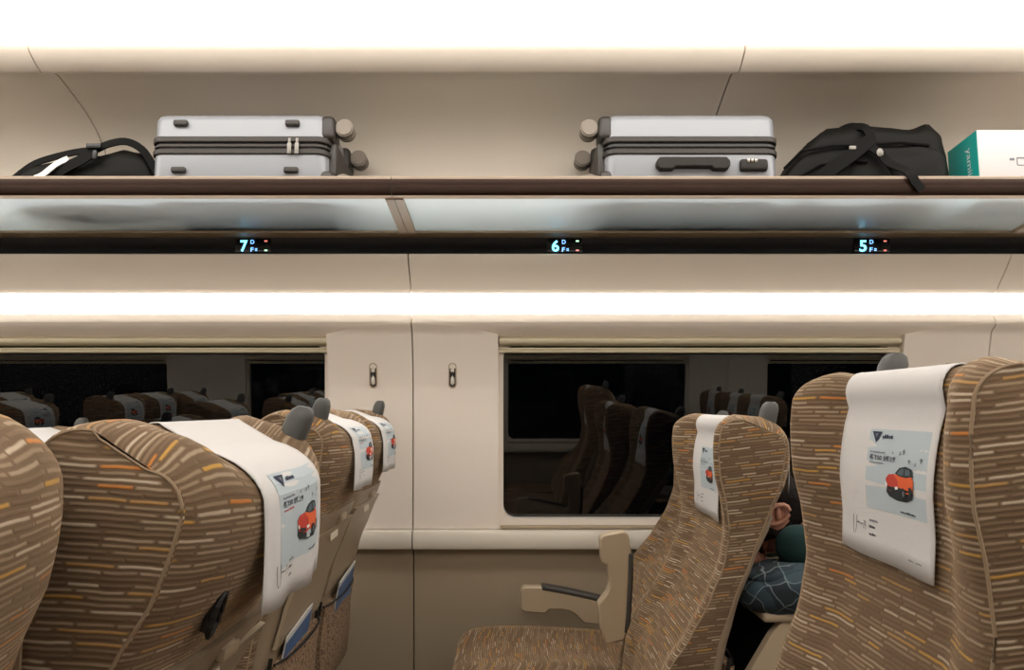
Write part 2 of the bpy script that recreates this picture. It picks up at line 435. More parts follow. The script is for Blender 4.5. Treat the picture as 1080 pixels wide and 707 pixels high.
    for q, (a, b) in enumerate(wins):
        cx = (a+b)/2; w = b-a
        wn = empty('window_%d' % (q+1 if side == 'far' else q+11), (cx, S(2.70), .757)); tag(wn, kind='structure')
        # frame with rounded opening; z from .757 to 1.43 ; opening z .787..1.40
        f = MB(); zo0, zo1 = .029, .645
        inner = rrect(w-.034, zo1-zo0, .045, 0, (zo0+zo1)/2, n=7); n = len(inner)
        outer = []
        for p in inner:
            ox = max(-w/2, min(w/2, p[0]*w/(w-.034))); oz = p[1]
            outer.append((ox, oz))
        # push the outer loop to the rectangle
        out2 = []
        for (px, pz) in inner:
            ang = (px/(w/2-.017), (pz-(zo0+zo1)/2)/((zo1-zo0)/2))
            m_ = max(abs(ang[0]), abs(ang[1]))
            out2.append((ang[0]/m_*w/2, (zo0+zo1)/2+ang[1]/m_*(.677)/2-.000))
        y0 = S(2.672)-S(2.70); y1 = S(2.705)-S(2.70); y2 = S(2.735)-S(2.70)
        vs = [(p[0], y0, max(0, p[1])) for p in out2]+[(p[0], y0, p[1]) for p in inner]
        ins = [(cx_*.985 if False else cx_, z_) for cx_, z_ in inner]
        vs += [(p[0], y2, p[1]) for p in inner]+[(p[0], y2, max(0, p[1])) for p in out2]
        fs = []
        for j in range(n):
            r_ = (j+1) % n
            fs += [(j, r_, n+r_, n+j), (n+j, n+r_, 2*n+r_, 2*n+j), (2*n+j, 2*n+r_, 3*n+r_, 3*n+j), (3*n+j, 3*n+r_, r_, j)]
        f.add(vs, fs); f.build('window_frame', M['pillar'], wn, angle=30)
        # pane, leaning with the body side
        th = R(1.35)*(1 if side == 'far' else -1)
        p_ = MB(); p_.box((0, 0, 0), (w-.01, .006, .64))
        p_.build('pane', M['glass'], wn, smooth=False, loc=(0, S(2.722)-S(2.70), (zo0+zo1)/2), rot=(th, 0, 0))
        # raised rest along the sill
        r_ = MB(); r_.box((0, S(2.648)-S(2.70), .006), (w*.99, .02, .012), .004); r_.build('sill_ledge', M['arm'], wn)
        # roller blind cassette
        rb = empty('roller_blind', (cx, S(2.655), 1.37))
        if side == 'far':
            labs = {True: 'champagne roller blind cassette over the complete, uncropped window', False: 'champagne roller blind cassette over the window behind the row seven seats'}
            lab = labs[True] if a < 0.5 < b else (labs[False] if a < -1 < b else 'champagne roller blind cassette over a window beyond the frame')
        else: lab = 'roller blind cassette on the near side, seen only mirrored'
        tag(rb, lab, 'window blind', 'roller blinds over the windows')
        yy = 1 if side == 'far' else -1
        c_ = MB(); prof = [(.0, .026), (-.010, .028), (-.019, .034), (-.022, .042), (-.020, .050), (-.012, .056), (-.002, .058), (.02, .058), (.02, .026)]
        c_.prism([(y*yy, z) for y, z in prof], 'X', -w/2+.003, w/2-.003); c_.build('cassette', M['blind'], rb)
        c_ = MB(); prof = [(-.003, .001), (-.012, .003), (-.012, .009), (-.006, .0105), (-.006, .012), (-.012, .0135), (-.012, .018), (0, .0195), (.02, .0195), (.02, .0)]
        c_.prism([(y*yy, z) for y, z in prof], 'X', -w/2+.003, w/2-.003); c_.build('bottom_bar', M['blind'], rb)
    # luggage rack
    rk = empty('luggage_rack', (0, S(2.17), 1.79))
    tag(rk, 'overhead luggage rack of frosted glass with a bronze front rail' if side == 'far' else 'overhead luggage rack on the near side, above the viewer', 'luggage rack')
    oy = S(2.17)
    def rseg(name, prof, x0, x1, mat):
        mb = MB(); mb.prism([(S(y)-oy, z-1.79) for y, z in prof], 'X', x0, x1); return mb.build(name, mat, rk, angle=30)
    for a, b in zip(xs, xs[1:]):
        a2, b2 = a+.0012, b-.0012
        rseg('front_rail', [(2.176, 1.789), (2.170, 1.794), (2.166, 1.806), (2.166, 1.820), (2.169, 1.834), (2.190, 1.834), (2.196, 1.812), (2.196, 1.789)], a2, b2, M['rail'])
        rseg('rail_edge', [(2.169, 1.834), (2.168, 1.840), (2.172, 1.843), (2.186, 1.843), (2.190, 1.838), (2.190, 1.834)], a2, b2, M['railedge'])
        rseg('lower_lip', [(2.174, 1.7855), (2.176, 1.789), (2.200, 1.789), (2.200, 1.7855)], a2, b2, M['railedge'])
    rseg('glass_shelf', [(2.19, 1.790), (2.19, 1.797), (2.50, 1.764), (2.50, 1.757)], X0, X1, M['frost'])
    rseg('back_rail', [(2.475, 1.751), (2.475, 1.757), (2.50, 1.757), (2.50, 1.775), (2.60, 1.775), (2.60, 1.758), (2.537, 1.746)], X0, X1, M['railback'])
    for i in range(-2, 4):
        bx = SEAM+.004+PITCH*i
        if X0 < bx < X1:
            for d_ in (-.0135, .0135):
                rseg('bracket', [(2.196, 1.782), (2.196, 1.790), (2.475, 1.7605), (2.475, 1.748)], bx+d_-.0125, bx+d_+.0125, M['shell'])
build_side('far'); build_side('near')

# floor, ceiling, end walls
yF, yN = 2.76, 2*YC-2.76
fl = MB(); fl.box((0, YC, -.02), (X1-X0, yF-yN, .04)); tag(fl.build('floor', M['floor'], smooth=False), kind='structure')
ce = MB(); ce.box((0, YC, 2.262), (X1-X0, 1.32, .03)); tag(ce.build('ceiling', M['ceiling'], smooth=False), kind='structure')
for nm, x in (('wall_left', X0-.02), ('wall_right', X1+.02)):
    w_ = MB(); w_.box((x, YC, 1.14), (.04, yF-yN, 2.28)); tag(w_.build(nm, M['wall'], smooth=False), kind='structure')
for side, y in (('far', 1.94), ('near', 2*YC-1.94)):
    s_ = 1 if side == 'far' else -1
    mb = MB(); mb.box((0, y, 2.222), (X1-X0-.01, .42, .03), .004)
    l = mb.build('linear_ceiling_lamp', M['lamp_c'])
    tag(l, 'wide glowing white ceiling light panel above the rack' if side == 'far' else 'glowing ceiling light panel above the viewer, out of frame', 'ceiling light')

# ------------------------------------------------------------------ SEATS   (hinge frame: x=0,z=0 at (.12, .45) local)
HX, HZ = .12, .45
W = .22
ZT = 1.150
xf_t = [(.42, .285), (.50, .285), (.58, .295), (.64, .318), (.70, .358), (.783, .402), (.866, .433), (.93, .443), (.988, .436), (1.05, .422), (1.10, .420), (1.125, .422), (1.15, .43)]
xr_t = [(.42, .385), (.50, .39), (.60, .408), (.69, .424), (.783, .455), (.885, .496), (.96, .525), (1.03, .552), (1.08, .561), (1.12, .563), (1.15, .563)]
rec_t = [(.42, .0), (.55, .012), (.7, .020), (.85, .018), (.95, .016), (1.05, .030), (1.15, .044)]
bul_t = [(.42, .0), (.6, .008), (.8, .015), (.95, .035), (1.05, .050), (1.15, .040)]
def side_loop(scale):
    """points (kind, x, z, dx, dz) front bottom -> top -> rear bottom; dx,dz = displacement at the seat's middle (front, rear weights apart)"""
    zs = lambda z: .45+(z-.45)*scale if z > .45 else z
    P = []
    N = 34
    zf = 1.128
    for i in range(N):
        z = .42+(zf-.42)*i/(N-1)
        P.append(('f', interp(xf_t, z)-.30-HX, zs(z)-HZ, interp(rec_t, z), 0))
    xa, za = interp(xf_t, zf), zf
    # front top corner
    c = (xa+.044, zf+.004)
    for a in range(1, 8):
        an = R(180-90*a/7)
        P.append(('f', c[0]+.044*cos(an)-.30-HX, zs(c[1]+.034*sin(an))-HZ, interp(rec_t, zf)*(1-a/7*.75), .010*a/7))
    zt = c[1]+.034
    xe = .563-.034
    for a in range(1, 7):
        t = a/7
        P.append(('t', lerp(c[0], xe, t)-.30-HX, zs(zt-.026*t)-HZ, lerp(.0085, .0, t), .010+.020*t))
    for a in range(0, 8):
        an = R(90-90*a/7)
        P.append(('r', xe+.034*cos(an)-.30-HX, zs(zt-.026-.036+.036*sin(an))-HZ, interp(bul_t, 1.15)*sin(R(90*a/7))**.8, .030*(1-a/7)))
    z1 = zt-.062
    for i in range(1, N):
        z = z1+(.42-z1)*i/(N-1)
        P.append(('r', interp(xr_t, z)-.30-HX, zs(z)-HZ, interp(bul_t, z), 0))
    return P
def wfun(kind, y):
    a = abs(y)
    if kind == 'f':
        if a > .185: return -.15*max(0, 1-((a-.2025)/.0175)**2)
        t = min(1, max(0, (.185-a)/.065)); return t*t*(3-2*t)
    e = min(1, a/W); return (1-e**2.6)**.8
def sec_pt(p, y):
    k, x, z, dx, dz = p
    a = abs(y)
    w = wfun(k if k != 't' else 'f', y)
    wt = (1-((a-.165)/.055)**2) if a > .165 else (.30+.70*max(0, (a-.105)/.06)**2*(3-2*max(0, (a-.105)/.06)) if a > .105 else .30)
    if k == 't': w = max(0, w)
    return (x+dx*w, z+dz*wt)
YS = [-W, -.2175, -.213, -.207, -.20, -.19, -.18, -.165, -.15, -.135, -.12, -.10, -.07, -.035, 0]
YS = YS+[-y for y in YS[-2::-1]]
def make_backrest(scale):
    L = side_loop(scale); n = len(L); mb = MB(); vs = []
    # arc length for uv
    arc = [0]
    for a, b in zip(L, L[1:]): arc.append(arc[-1]+math.hypot(b[1]-a[1], b[2]-a[2]))
    for y in YS:
        edge = (W-abs(y)); ins = 0
        if edge < .010: ins = .004*(1-edge/.010)**2
        cx = sum(p[1] for p in L)/n; 
        for i, p in enumerate(L):
            x, z = sec_pt(p, y)
            if p[0] == 'f': x += ins
            elif p[0] == 'r': x -= ins
            if p[0] == 't': z -= ins
            vs.append((x, y, z))
    m = len(YS); fs = []
    for j in range(m-1):
        for i in range(n-1): fs.append((j*n+i, j*n+i+1, (j+1)*n+i+1, (j+1)*n+i))
        fs.append((j*n+n-1, j*n, (j+1)*n, (j+1)*n+n-1))
    # side panels as strips between front and rear points
    for j in (0, m-1):
        o = j*n
        for i in range(n//2):
            a, b, c, d = i, i+1, n-2-i, n-1-i
            if b < c: fs.append((o+a, o+b, o+c, o+d))
            elif b == c: fs.append((o+a, o+b, o+d))
    mb.add(vs, fs)
    me = bpy.data.meshes.new('backrest'); me.from_pydata(mb.v, [], mb.f); me.materials.append(M['fabric'])
    bm = bmesh.new(); bm.from_mesh(me); bmesh.ops.recalc_face_normals(bm, faces=bm.faces[:])
    lay = bm.loops.layers.uv.new('UVMap')
    for f in bm.faces:
        nn = f.normal
        for l in f.loops:
            idx = l.vert.index; co = l.vert.co
            if abs(nn.y) > .8: l[lay].uv = (co.x+3.3, co.z-.12*co.x)
            else: l[lay].uv = (co.y+(7.1 if co.x > .1 else 0), arc[idx % n]+1.003)
    bm.to_mesh(me); bm.free()
    me.polygons.foreach_set('use_smooth', [True]*len(me.polygons)); me.set_sharp_from_angle(angle=R(48))
    return me
def make_piping(scale, s):
    L = side_loop(scale); mb = MB()
    pts = [(p[1]+(.0022 if p[0] == 'f' else -.0022 if p[0] == 'r' else 0), s*(W-.001), p[2]-(.0022 if p[0] == 't' else 0)) for p in L[2:-3]]
    return mb.tube(pts, .0018, n=6)
def cover_grid(scale, wc=.114, front_to=.955, rear_to=1.005):
    L = side_loop(scale); zs = lambda z: .45+(z-.45)*scale-HZ
    fz = zs(1.166)-.244; rz = zs(1.140)-.152
    idx = [i for i, p in enumerate(L) if (p[0] == 'f' and p[2] > fz) or p[0] == 't' or (p[0] == 'r' and p[2] > rz)]
    return L, idx
HANG = [0]
def path_at(L, idx, y, off):
    P2 = [sec_pt(L[i], y) for i in idx]; out = []
    for i, p in enumerate(P2):
        a = P2[max(0, i-1)]; b = P2[min(len(P2)-1, i+1)]
        tx, tz = b[0]-a[0], b[1]-a[1]; l = math.hypot(tx, tz) or 1
        nx, nz = -tz/l, tx/l       # outward (front->top->rear goes clockwise)
        out.append((p[0]+nx*off, p[1]+nz*off))
    th = R(HANG[0]); best = -9; res = []
    for i, (x, z) in zip(idx, out):          # the rear flap hangs plumb from the fullest point of the headrest
        xw = x*cos(th)+z*sin(th)
        if L[i][0] == 'r':
            if xw > best: best = xw
            else: x = (lerp(xw, best, .85)-z*sin(th))/cos(th)
        res.append((x, z))
    return res
def pos_on(P, d):
    """distance d along the polyline from its start, extrapolating"""
    acc = 0
    for a, b in zip(P, P[1:]):
        l = math.hypot(b[0]-a[0], b[1]-a[1])
        if acc+l >= d or b is P[-1]:
            t = (d-acc)/l; return (lerp(a[0], b[0], t), lerp(a[1], b[1], t))
        acc += l
def make_cover(scale, wc=.114, skew=0):
    L, idx = cover_grid(scale); mb = MB(); vs = []
    nu = 24
    n = len(idx)
    for j in range(nu+1):
        y = -wc+2*wc*j/nu
        for i, (x, z) in enumerate(path_at(L, idx, y, .0035)):
            e = 0
            if i < 8: e = -(8-i)/8*.004*(.5+.5*sin(j*.4+1))
            t_ = (n-1-i)
            if t_ < 8: e = (8-t_)/8*.007*(.5+.5*sin(j*.5))
            dz = 0
            if i < 9: dz = skew*y*(9-i)/9
            vs.append((x+e, y+(.003*(9-i)/9 if i < 9 else 0), z+dz))
    fs = []
    for j in range(nu):
        for i in range(n-1): fs.append((j*n+i, j*n+i+1, (j+1)*n+i+1, (j+1)*n+i))
    mb.add(vs, fs); return mb
CAR = [  # 0..1 car box, y down : (material, polygon)
 ('ad_black', [(.02, .80), (.12, .92), (.40, 1.0), (.75, .98), (.96, .86), (.98, .66), (.5, .6), (.05, .62)]),
 ('ad_red', [(.0, .40), (.10, .26), (.32, .22), (.46, .34), (.5, .72), (.36, .80), (.08, .70)]),
 ('ad_orange', [(.30, .26), (.50, .18), (.90, .20), (1.0, .34), (1.0, .62), (.86, .74), (.50, .74), (.44, .40)]),
 ('ad_black', [(.34, .20), (.50, .02), (.72, -.04), (.94, .02), (.97, .22), (.74, .28), (.50, .27)]),
 ('ad_glass', [(.42, .19), (.53, .06), (.66, .02), (.66, .22), (.50, .24)]),
 ('ad_glass', [(.71, .02), (.88, .05), (.91, .19), (.71, .22)]),
 ('ad_white', [(.0, .50), (.07, .52), (.08, .62), (.02, .60)]),
 ('ad_white', [(.36, .60), (.47, .57), (.48, .65), (.38, .68)]),
 ('ad_black', [(.10, .60), (.33, .64), (.32, .74), (.12, .70)]),
 ('ad_black', [(.60, .62), (.68, .58), (.76, .64), (.76, .86), (.62, .92)]),
 ('ad_grey', [(.65, .68), (.71, .68), (.71, .82), (.65, .84)]),
 ('ad_black', [(.88, .54), (.95, .52), (1.0, .60), (.98, .78), (.89, .84)]),
]
AD_M = ['ad_bg', 'ad_navy', 'ad_grey', 'ad_ink', 'ad_orange', 'ad_red', 'ad_black', 'ad_glass', 'ad_white']
def make_advert(scale, wc=.114, sides='FR'):
    L, idx = cover_grid(scale)
    P = {}
    n = len(idx)
    mid = path_at(L, idx, 0, .005)
    tot = sum(math.hypot(b[0]-a[0], b[1]-a[1]) for a, b in zip(mid, mid[1:]))
    mb = MB()
    def place(side, u, d, lift):
        """side F/R ; u metres from the reader's left edge, d metres up from the hem"""
        y = (wc-u) if side == 'F' else (-wc+u)
        PP = path_at(L, idx, y, .0045+lift)
        if side == 'F': x, z = pos_on(PP, d)
        else: x, z = pos_on(PP[::-1], d)
        wob = .0
        return (x, y, z)
    def wavy(side, u, d):
        # follow the flutter of the hem
        j = ((wc-u) if side == 'F' else (-wc+u)); jj = (j+wc)/(2*wc)*24
        ii = d/.0213 if side == 'F' else d/.0215
        if side == 'F': return -max(0, (8-ii)/8)*.004*(.5+.5*sin(jj*.4+1)) if ii < 8 else 0
        return max(0, (8-ii)/8)*.007*(.5+.5*sin(jj*.5)) if ii < 8 else 0
    def poly(side, pts, mat, lift, sub=False):
        vs = []
        for (u, d) in pts:
            x, y, z = place(side, u, d, lift); vs.append((x+wavy(side, u, d), y+(.003*max(0, 1-d/.2) if side == 'F' else 0), z))
        mb.add(vs, [tuple(range(len(vs)))], AD_M.index(mat))
    def rect(side, u0, u1, d0, d1, mat, lift, nu=1, nd=1):
        for a in range(nu):
            for b in range(nd):
                ua, ub = lerp(u0, u1, a/nu), lerp(u0, u1, (a+1)/nu); da, db = lerp(d0, d1, b/nd), lerp(d0, d1, (b+1)/nd)
                poly(side, [(ua, da), (ub, da), (ub, db), (ua, db)], mat, lift)
    def text(side, s, u0, u1, d0, d1, mat, lift, bold=False):
        v2, f2, asp = text_tris(s, bold)
        vs = []
        for (a, b) in v2:
            u, d = lerp(u0, u1, a), lerp(d0, d1, b)
            x, y, z = place(side, u, d, lift); vs.append((x+wavy(side, u, d), y+(.003*max(0, 1-d/.2) if side == 'F' else 0), z))
        mb.add(vs, f2, AD_M.index(mat))
    def dashes(side, u0, u1, d, h, mat, lift, rs):
        rr = random.Random(rs); u = u0
        while u < u1:
            w = h*.75; hh = h*(.6+.4*rr.random()); rect(side, u, min(u1, u+w), d, d+hh, mat, lift); u += w*1.35
    for side in sides:
        if side == 'F': u0, pw, d0, ph = .078, .138, .062, .098
        else: u0, pw, d0, ph = .034, .172, .042, .106
        U = lambda t: u0+pw*t
        D = lambda t: d0+ph*(1-t)
        rect(side, U(0), U(1), D(1), D(0), 'ad_bg', 0, 12, 8)
        poly(side, [(U(.05), D(.03)), (U(.23), D(.03)), (U(.14), D(.17))], 'ad_navy', .0008)
        poly(side, [(U(.115), D(.055)), (U(.165), D(.055)), (U(.14), D(.11))], 'ad_grey', .0012)
        dashes(side, U(.24), U(.42), D(.11), ph*.05, 'ad_navy', .0008, 1)
        dashes(side, U(.06), U(.32), D(.295), ph*.022, 'ad_grey', .0008, 2)
        text(side, '\u65b0T50', U(.06), U(.27), D(.385), D(.315), 'ad_ink', .0008, True)
        text(side, '\u5168\u65b0\u4e0a\u5e02', U(.29), U(.50), D(.385), D(.315), 'ad_ink', .0008, True)
        dashes(side, U(.06), U(.30), D(.425), ph*.02, 'ad_red' if side == 'R' else 'ad_grey', .0008, 3)
        for (a, b, c) in ((.56, .25, .04), (.62, .22, .06), (.72, .33, .05), (.82, .36, .04), (.90, .30, .05), (.44, .26, .03)):
            rect(side, U(a), U(a+.015), D(b+c), D(b), 'ad_grey', .0008)
            if c > .045: rect(side, U(a-.015), U(a+.03), D(b+c*.5), D(b+c*.5-.012), 'ad_grey', .0009)
        for q, (mn, pl) in enumerate(CAR):
            poly(side, [(U(.36+.46*a), D(.43+.40*b)) for a, b in pl], mn, .0009+.00012*q)
        dashes(side, U(.58), U(.84), D(.965), ph*.028, 'ad_ink', .0008, 4)
        # the writing below the picture
        lu = .040 if side == 'F' else .022
        dd = .026
        for q in range(9):      # the brush-drawn U
            t = q/8; a = pi+pi*t
            c0 = (lu+.005+.005*cos(a), dd+.012+.014*sin(a)); 
            t2 = (q+1)/8; a2 = pi+pi*min(1, t2)
            c1 = (lu+.005+.005*cos(a2), dd+.012+.014*sin(a2))
            if q < 8: poly(side, [c0, (c0[0]+.0012, c0[1]+.0004), (c1[0]+.0012, c1[1]+.0004), c1], 'ad_ink', .0008)
        rect(side, lu, lu+.0013, dd+.012, dd+.022, 'ad_ink', .0008); rect(side, lu+.010, lu+.0113, dd+.012, dd+.022, 'ad_ink', .0008)
        rect(side, lu+.0125, lu+.020, dd+.013, dd+.0145, 'ad_ink', .0008)
        text(side, '\u4e00\u6c7d', lu+.021, lu+.036, dd+.007, dd+.019, 'ad_ink', .0008)
        dashes(side, lu+.044, lu+.064, dd+.019, .003, 'ad_grey', .0008, 5)
        dashes(side, lu+.044, lu+.058, dd+.011, .0035, 'ad_ink', .0008, 6)
        dashes(side, lu+.045, lu+.059, dd+.002, .0035, 'ad_ink', .0008, 7)
        e = .176 if side == 'F' else .172
        dashes(side, e, e+.013, .014, .0022, 'ad_grey', .0008, 8); dashes(side, e+.018, e+.031, .014, .0022, 'ad_grey', .0008, 9)
    return mb
def make_shell():
    """rear plastic shell in the hinge frame"""
    zt = [(.36, .0), (.45, .0), (.62, .0), (.80, .0), (.955, 0)]
    front = []; rear = []
    tab = [(.36, .425), (.45, .43), (.55, .435), (.65, .449), (.75, .474), (.85, .512), (.93, .548), (.965, .560)]
    mb = MB(); N = 20; vs = []; rows = []
    for i in range(N+1):
        z = .36+(.948-.36)*i/N
        xr = interp(xr_t, max(z, .43)); xo = interp(tab, z)
        row = []
        ww = W-.004
        prof = [(xr-.03, ww-.016), (xr-.001, ww-.016), (lerp(xr, xo, .45), ww-.022), (xo-.005, ww-.038), (xo, ww-.06), (xo+.004, .09), (xo+.006, 0)]
        full = prof+[(x, -y) for x, y in prof[-2::-1]]
        row = [(x-.30-HX, y, z-HZ+(.0)) for x, y in full]
        rows.append(row)
    n = len(rows[0]); 
    for r in rows: vs += r
    fs = []
    for i in range(N):
        for k in range(n-1): fs.append((i*n+k, i*n+k+1, (i+1)*n+k+1, (i+1)*n+k))
        fs.append((i*n+n-1, i*n, (i+1)*n, (i+1)*n+n-1))
    fs.append(tuple(range(n))); fs.append(tuple(N*n+k for k in range(n)))
    mb.add(vs, fs); return mb, tab
def make_seat(root, scale=1.0, recline=0, tray_down=False, hside=1, arms=(), grips=False):
    """arms: list of (y, up?)"""
    rot = (0, R(recline), 0); H = dict(loc=(HX, 0, HZ), rot=rot)
    key = 'S%.3f' % scale
    def cached(name, maker, mat):
        k = key+name+str(hside if name == 'grab_handle' else '')
        if k not in MESH:
            o = maker().build(name, mat, root, **H) if not isinstance(mat, str) else None
            MESH[k] = o.data; return o
        o = bpy.data.objects.new(name, MESH[k]); o.location = H['loc']; o.rotation_euler = H['rot']; return link(o, root)
    k = key+'backrest'
    if k not in MESH: MESH[k] = make_backrest(scale)
    o = bpy.data.objects.new('backrest', MESH[k]); o.location = H['loc']; o.rotation_euler = rot; link(o, root)
    for s_ in (-1, 1):
        kk = key+'piping%d' % s_
        if kk not in MESH: MESH[kk] = make_piping(scale, s_).build('piping', M['pipe'], root, **H).data
        else:
            o = bpy.data.objects.new('piping', MESH[kk]); o.location = H['loc']; o.rotation_euler = rot; link(o, root)
    HANG[0] = recline; base_key = key; key = key+'r%.1f' % recline
    k = key+'headrest_cover'
    if k not in MESH:
        cv = make_cover(scale, skew=.02).build('headrest_cover', M['cloth'], root, **H); MESH[k] = cv.data
    else:
        cv = bpy.data.objects.new('headrest_cover', MESH[k]); cv.location = H['loc']; cv.rotation_euler = rot; link(cv, root); cv['label'] = 'white cloth headrest cover printed with a car advert'
    if not cv.modifiers:
        so = cv.modifiers.new('s', 'SOLIDIFY'); so.thickness = .0014; so.offset = 0
    for sd in 'FR':
        k = key+'ad'+sd
        if k not in MESH:
            a = make_advert(scale, sides=sd).build('printed_advert', [M[q] for q in AD_M], cv, smooth=False); MESH[k] = a.data
        else:
            a = link(bpy.data.objects.new('printed_advert', MESH[k]), cv)
    key = base_key
    sh = cached('back_shell', lambda: make_shell()[0], M['shell'])
    # folded or lowered tray
    tab = make_shell()[1]
    def rx(z): return interp(tab, z)-.30-HX
    def slab(name, z0, z1, w, t, mat, nz=8, off=.004, extra=None, r=.0):
        mb = MB(); rows = []
        ny = 8
        for side_ in (0, 1):
            for i in range(nz+1):
                z = lerp(z0, z1, i/nz)
                for j in range(ny+1):
                    y = lerp(-w, w, j/ny); bul = (extra(i/nz, j/ny) if extra else 0)
                    rows.append((rx(z)+off+(t+bul if side_ else -.004), y, z-HZ))
        m_ = ny+1; o_ = (nz+1)*m_; fs = []
        for i in range(nz):
            for j in range(ny):
                a_ = i*m_+j; fs.append((a_, a_+1, a_+m_+1, a_+m_)); fs.append((o_+a_, o_+a_+m_, o_+a_+m_+1, o_+a_+1))
        for i in range(nz):
            for j in (0, ny): a_ = i*m_+j; fs.append((a_, a_+m_, o_+a_+m_, o_+a_))
        for j in range(ny):
            for i in (0, nz): a_ = i*m_+j; fs.append((a_, a_+1, o_+a_+1, o_+a_))
        mb.add(rows, fs); return mb
    if tray_down:
        t = link(bpy.data.objects.new('table_tray', None), root); t.location = (0, 0, 0)
        bpy.data.objects.remove(t)
        mb = MB(); mb.box((.395, 0, .735), (.34, .38, .022), .008, 3)
        tr = mb.build('table_tray', M['shell2'], root)
        for s_ in (-1, 1):
            mb = MB(); mb.prism([(.165, .565), (.20, .552), (.315, .722), (.31, .728), (.27, .728), (.245, .70)], 'Y', s_*.17-.012, s_*.17+.012)
            mb.build('tray_arm', M['arm'], root)
    else:
        cached('table_tray', lambda: slab('tray', .665, .905, .180, .0045, None), M['shell2'])
    def latch():
        mb = MB(); mb.box((rx(.925)+.008, 0, .925-HZ), (.014, .05, .018), .004); return mb
    cached('tray_latch', latch, M['shell2'])
    def noti():
        mb = MB(); mb.box((rx(.885)+.0105, .0, .885-HZ), (.002, .07, .022)); return mb
    if not tray_down: cached('notice_label', noti, M['label'])
    cached('pocket', lambda: slab('p', .40, .632, .185, .010, None, extra=lambda a, b: .020*sin(pi*min(1, a*.9+.1))*sin(pi*b)**.5+.004), M['net'])
    def frame():
        mb = MB(); z0, z1 = .392, .65
        for s_ in (-1, 1):
            mb.tube([(rx(lerp(z0, z1, t/6))+.004, s_*.190, lerp(z0, z1, t/6)-HZ) for t in range(7)], .0045, n=6)
        mb.tube([(rx(.633)+.012+.02*sin(pi*t/8)**.5, lerp(-.187, .187, t/8), .635-HZ) for t in range(9)], .003, n=6)
        return mb
    cached('pocket_frame', frame, M['black'])
    def handle():
        mb = MB(); y = hside*.165
        zt = .45+(1.166-.45)*scale-HZ+.004
        pts = [(.545-.42, -.05), (.548-.42, -.01), (.538-.42, .02), (.520-.42, .036)]
        # a rounded thumb-like grip that leans forward
        prof = [(.108, -.085, .013, .016), (.110, -.055, .015, .018), (.114, -.025, .0165, .020), (.118, .0, .0175, .021), (.121, .016, .0175, .021), (.123, .027, .014, .018), (.124, .033, .008, .011)]
        n = 16; vs = []; fs = []
        for (x, z, a, b) in prof:
            for q in range(n):
                t = 2*pi*q/n; c_, s_ = cos(t), sin(t)
                sg = lambda v: math.copysign(abs(v)**.7, v)
                vs.append((x+.004+a*sg(c_), y+b*sg(s_), zt+z))
        for i in range(len(prof)-1):
            for q in range(n): fs.append((i*n+q, i*n+(q+1) % n, (i+1)*n+(q+1) % n, (i+1)*n+q))
        fs.append(tuple(range(n))); fs.append(tuple((len(prof)-1)*n+q for q in range(n)))
        mb.add(vs, fs)
        return mb
    hd = cached('grab_handle', handle, M['handle'])
    kk = key+'boss%d' % hside
    def boss():
        mb = MB(); zt = .45+(1.166-.45)*scale-HZ
        mb.cyl((.116, hside*.165-.0185, zt-.012), .0085, .008, 'Y', 20, bev=.002); mb.cyl((.116, hside*.165-.023, zt-.012), .004, .004, 'Y', 16)
        return mb
    if kk not in MESH:
        b_ = boss().build('handle_screw', M['black'], hd); MESH[kk] = b_.data
    else: link(bpy.data.objects.new('handle_screw', MESH[kk]), hd)
    def grip():
        mb = MB(); n = 14
        mb.tube([(.160+.004*sin(2*pi*t/n), -.135+.010*cos(2*pi*t/n), .560+.024*sin(2*pi*t/n)) for t in range(n)], .0032, n=6, closed=True)
        mb.box((.155, -.135, .560), (.010, .014, .040), .003, rot=Matrix.Rotation(R(10), 3, 'Y')); return mb
    if grips: cached('side_grip', grip, M['black'])
    # cushion, base
    def fixed(name, maker, mat, uvf=None):
        kk = 'fix'+name
        if kk not in MESH:
            o = maker().build(name, mat, root, uvf=uvf); MESH[kk] = o.data; return o
        return link(bpy.data.objects.new(name, MESH[kk]), root)
    def cushion():
        mb = MB(); N = 14; n = 0
        prof = [(-.44, .335), (-.468, .355), (-.478, .39), (-.472, .425), (-.452, .450), (-.42, .463), (-.36, .470), (-.25, .470), (-.12, .464), (.0, .456), (.06, .452), (.06, .34)]
        ys = [-W+.0, -W+.004, -W+.014, -W+.035, -.15, -.08, 0]; ys = ys+[-y for y in ys[-2::-1]]
        vs = []
        for y in ys:
            e = W-abs(y); dn = .018*max(0, 1-e/.035)**2; wing = .010*max(0, 1-((abs(y)-.17)/.04)**2) if abs(abs(y)-.17) < .04 else 0
            for (x, z) in prof:
                up = 1 if z > .44 else 0
                vs.append((x+(dn if x < -.4 else 0), y, z+up*(wing-dn)))
        n = len(prof); fs = []
        for j in range(len(ys)-1):
            for i in range(n): fs.append((j*n+i, j*n+(i+1) % n, (j+1)*n+(i+1) % n, (j+1)*n+i))
        fs.append(tuple(range(n))); fs.append(tuple((len(ys)-1)*n+i for i in range(n)))
        mb.add(vs, fs); return mb
    fixed('seat_cushion', cushion, M['fabric'], uvf=lambda co, nn: ((co.y+1, co.x-co.z+5) if abs(nn.y) < .7 else (co.x+2, co.z+1)))
    fixed('seat_pan', lambda: MB().box((-.20, 0, .315), (.48, .42, .05), .015), M['shell'])
    fixed('pedestal', lambda: MB().box((-.13, 0, .15), (.30, .10, .295), .02).box((-.13, 0, .015), (.42, .30, .03), .01), M['darkpad'])
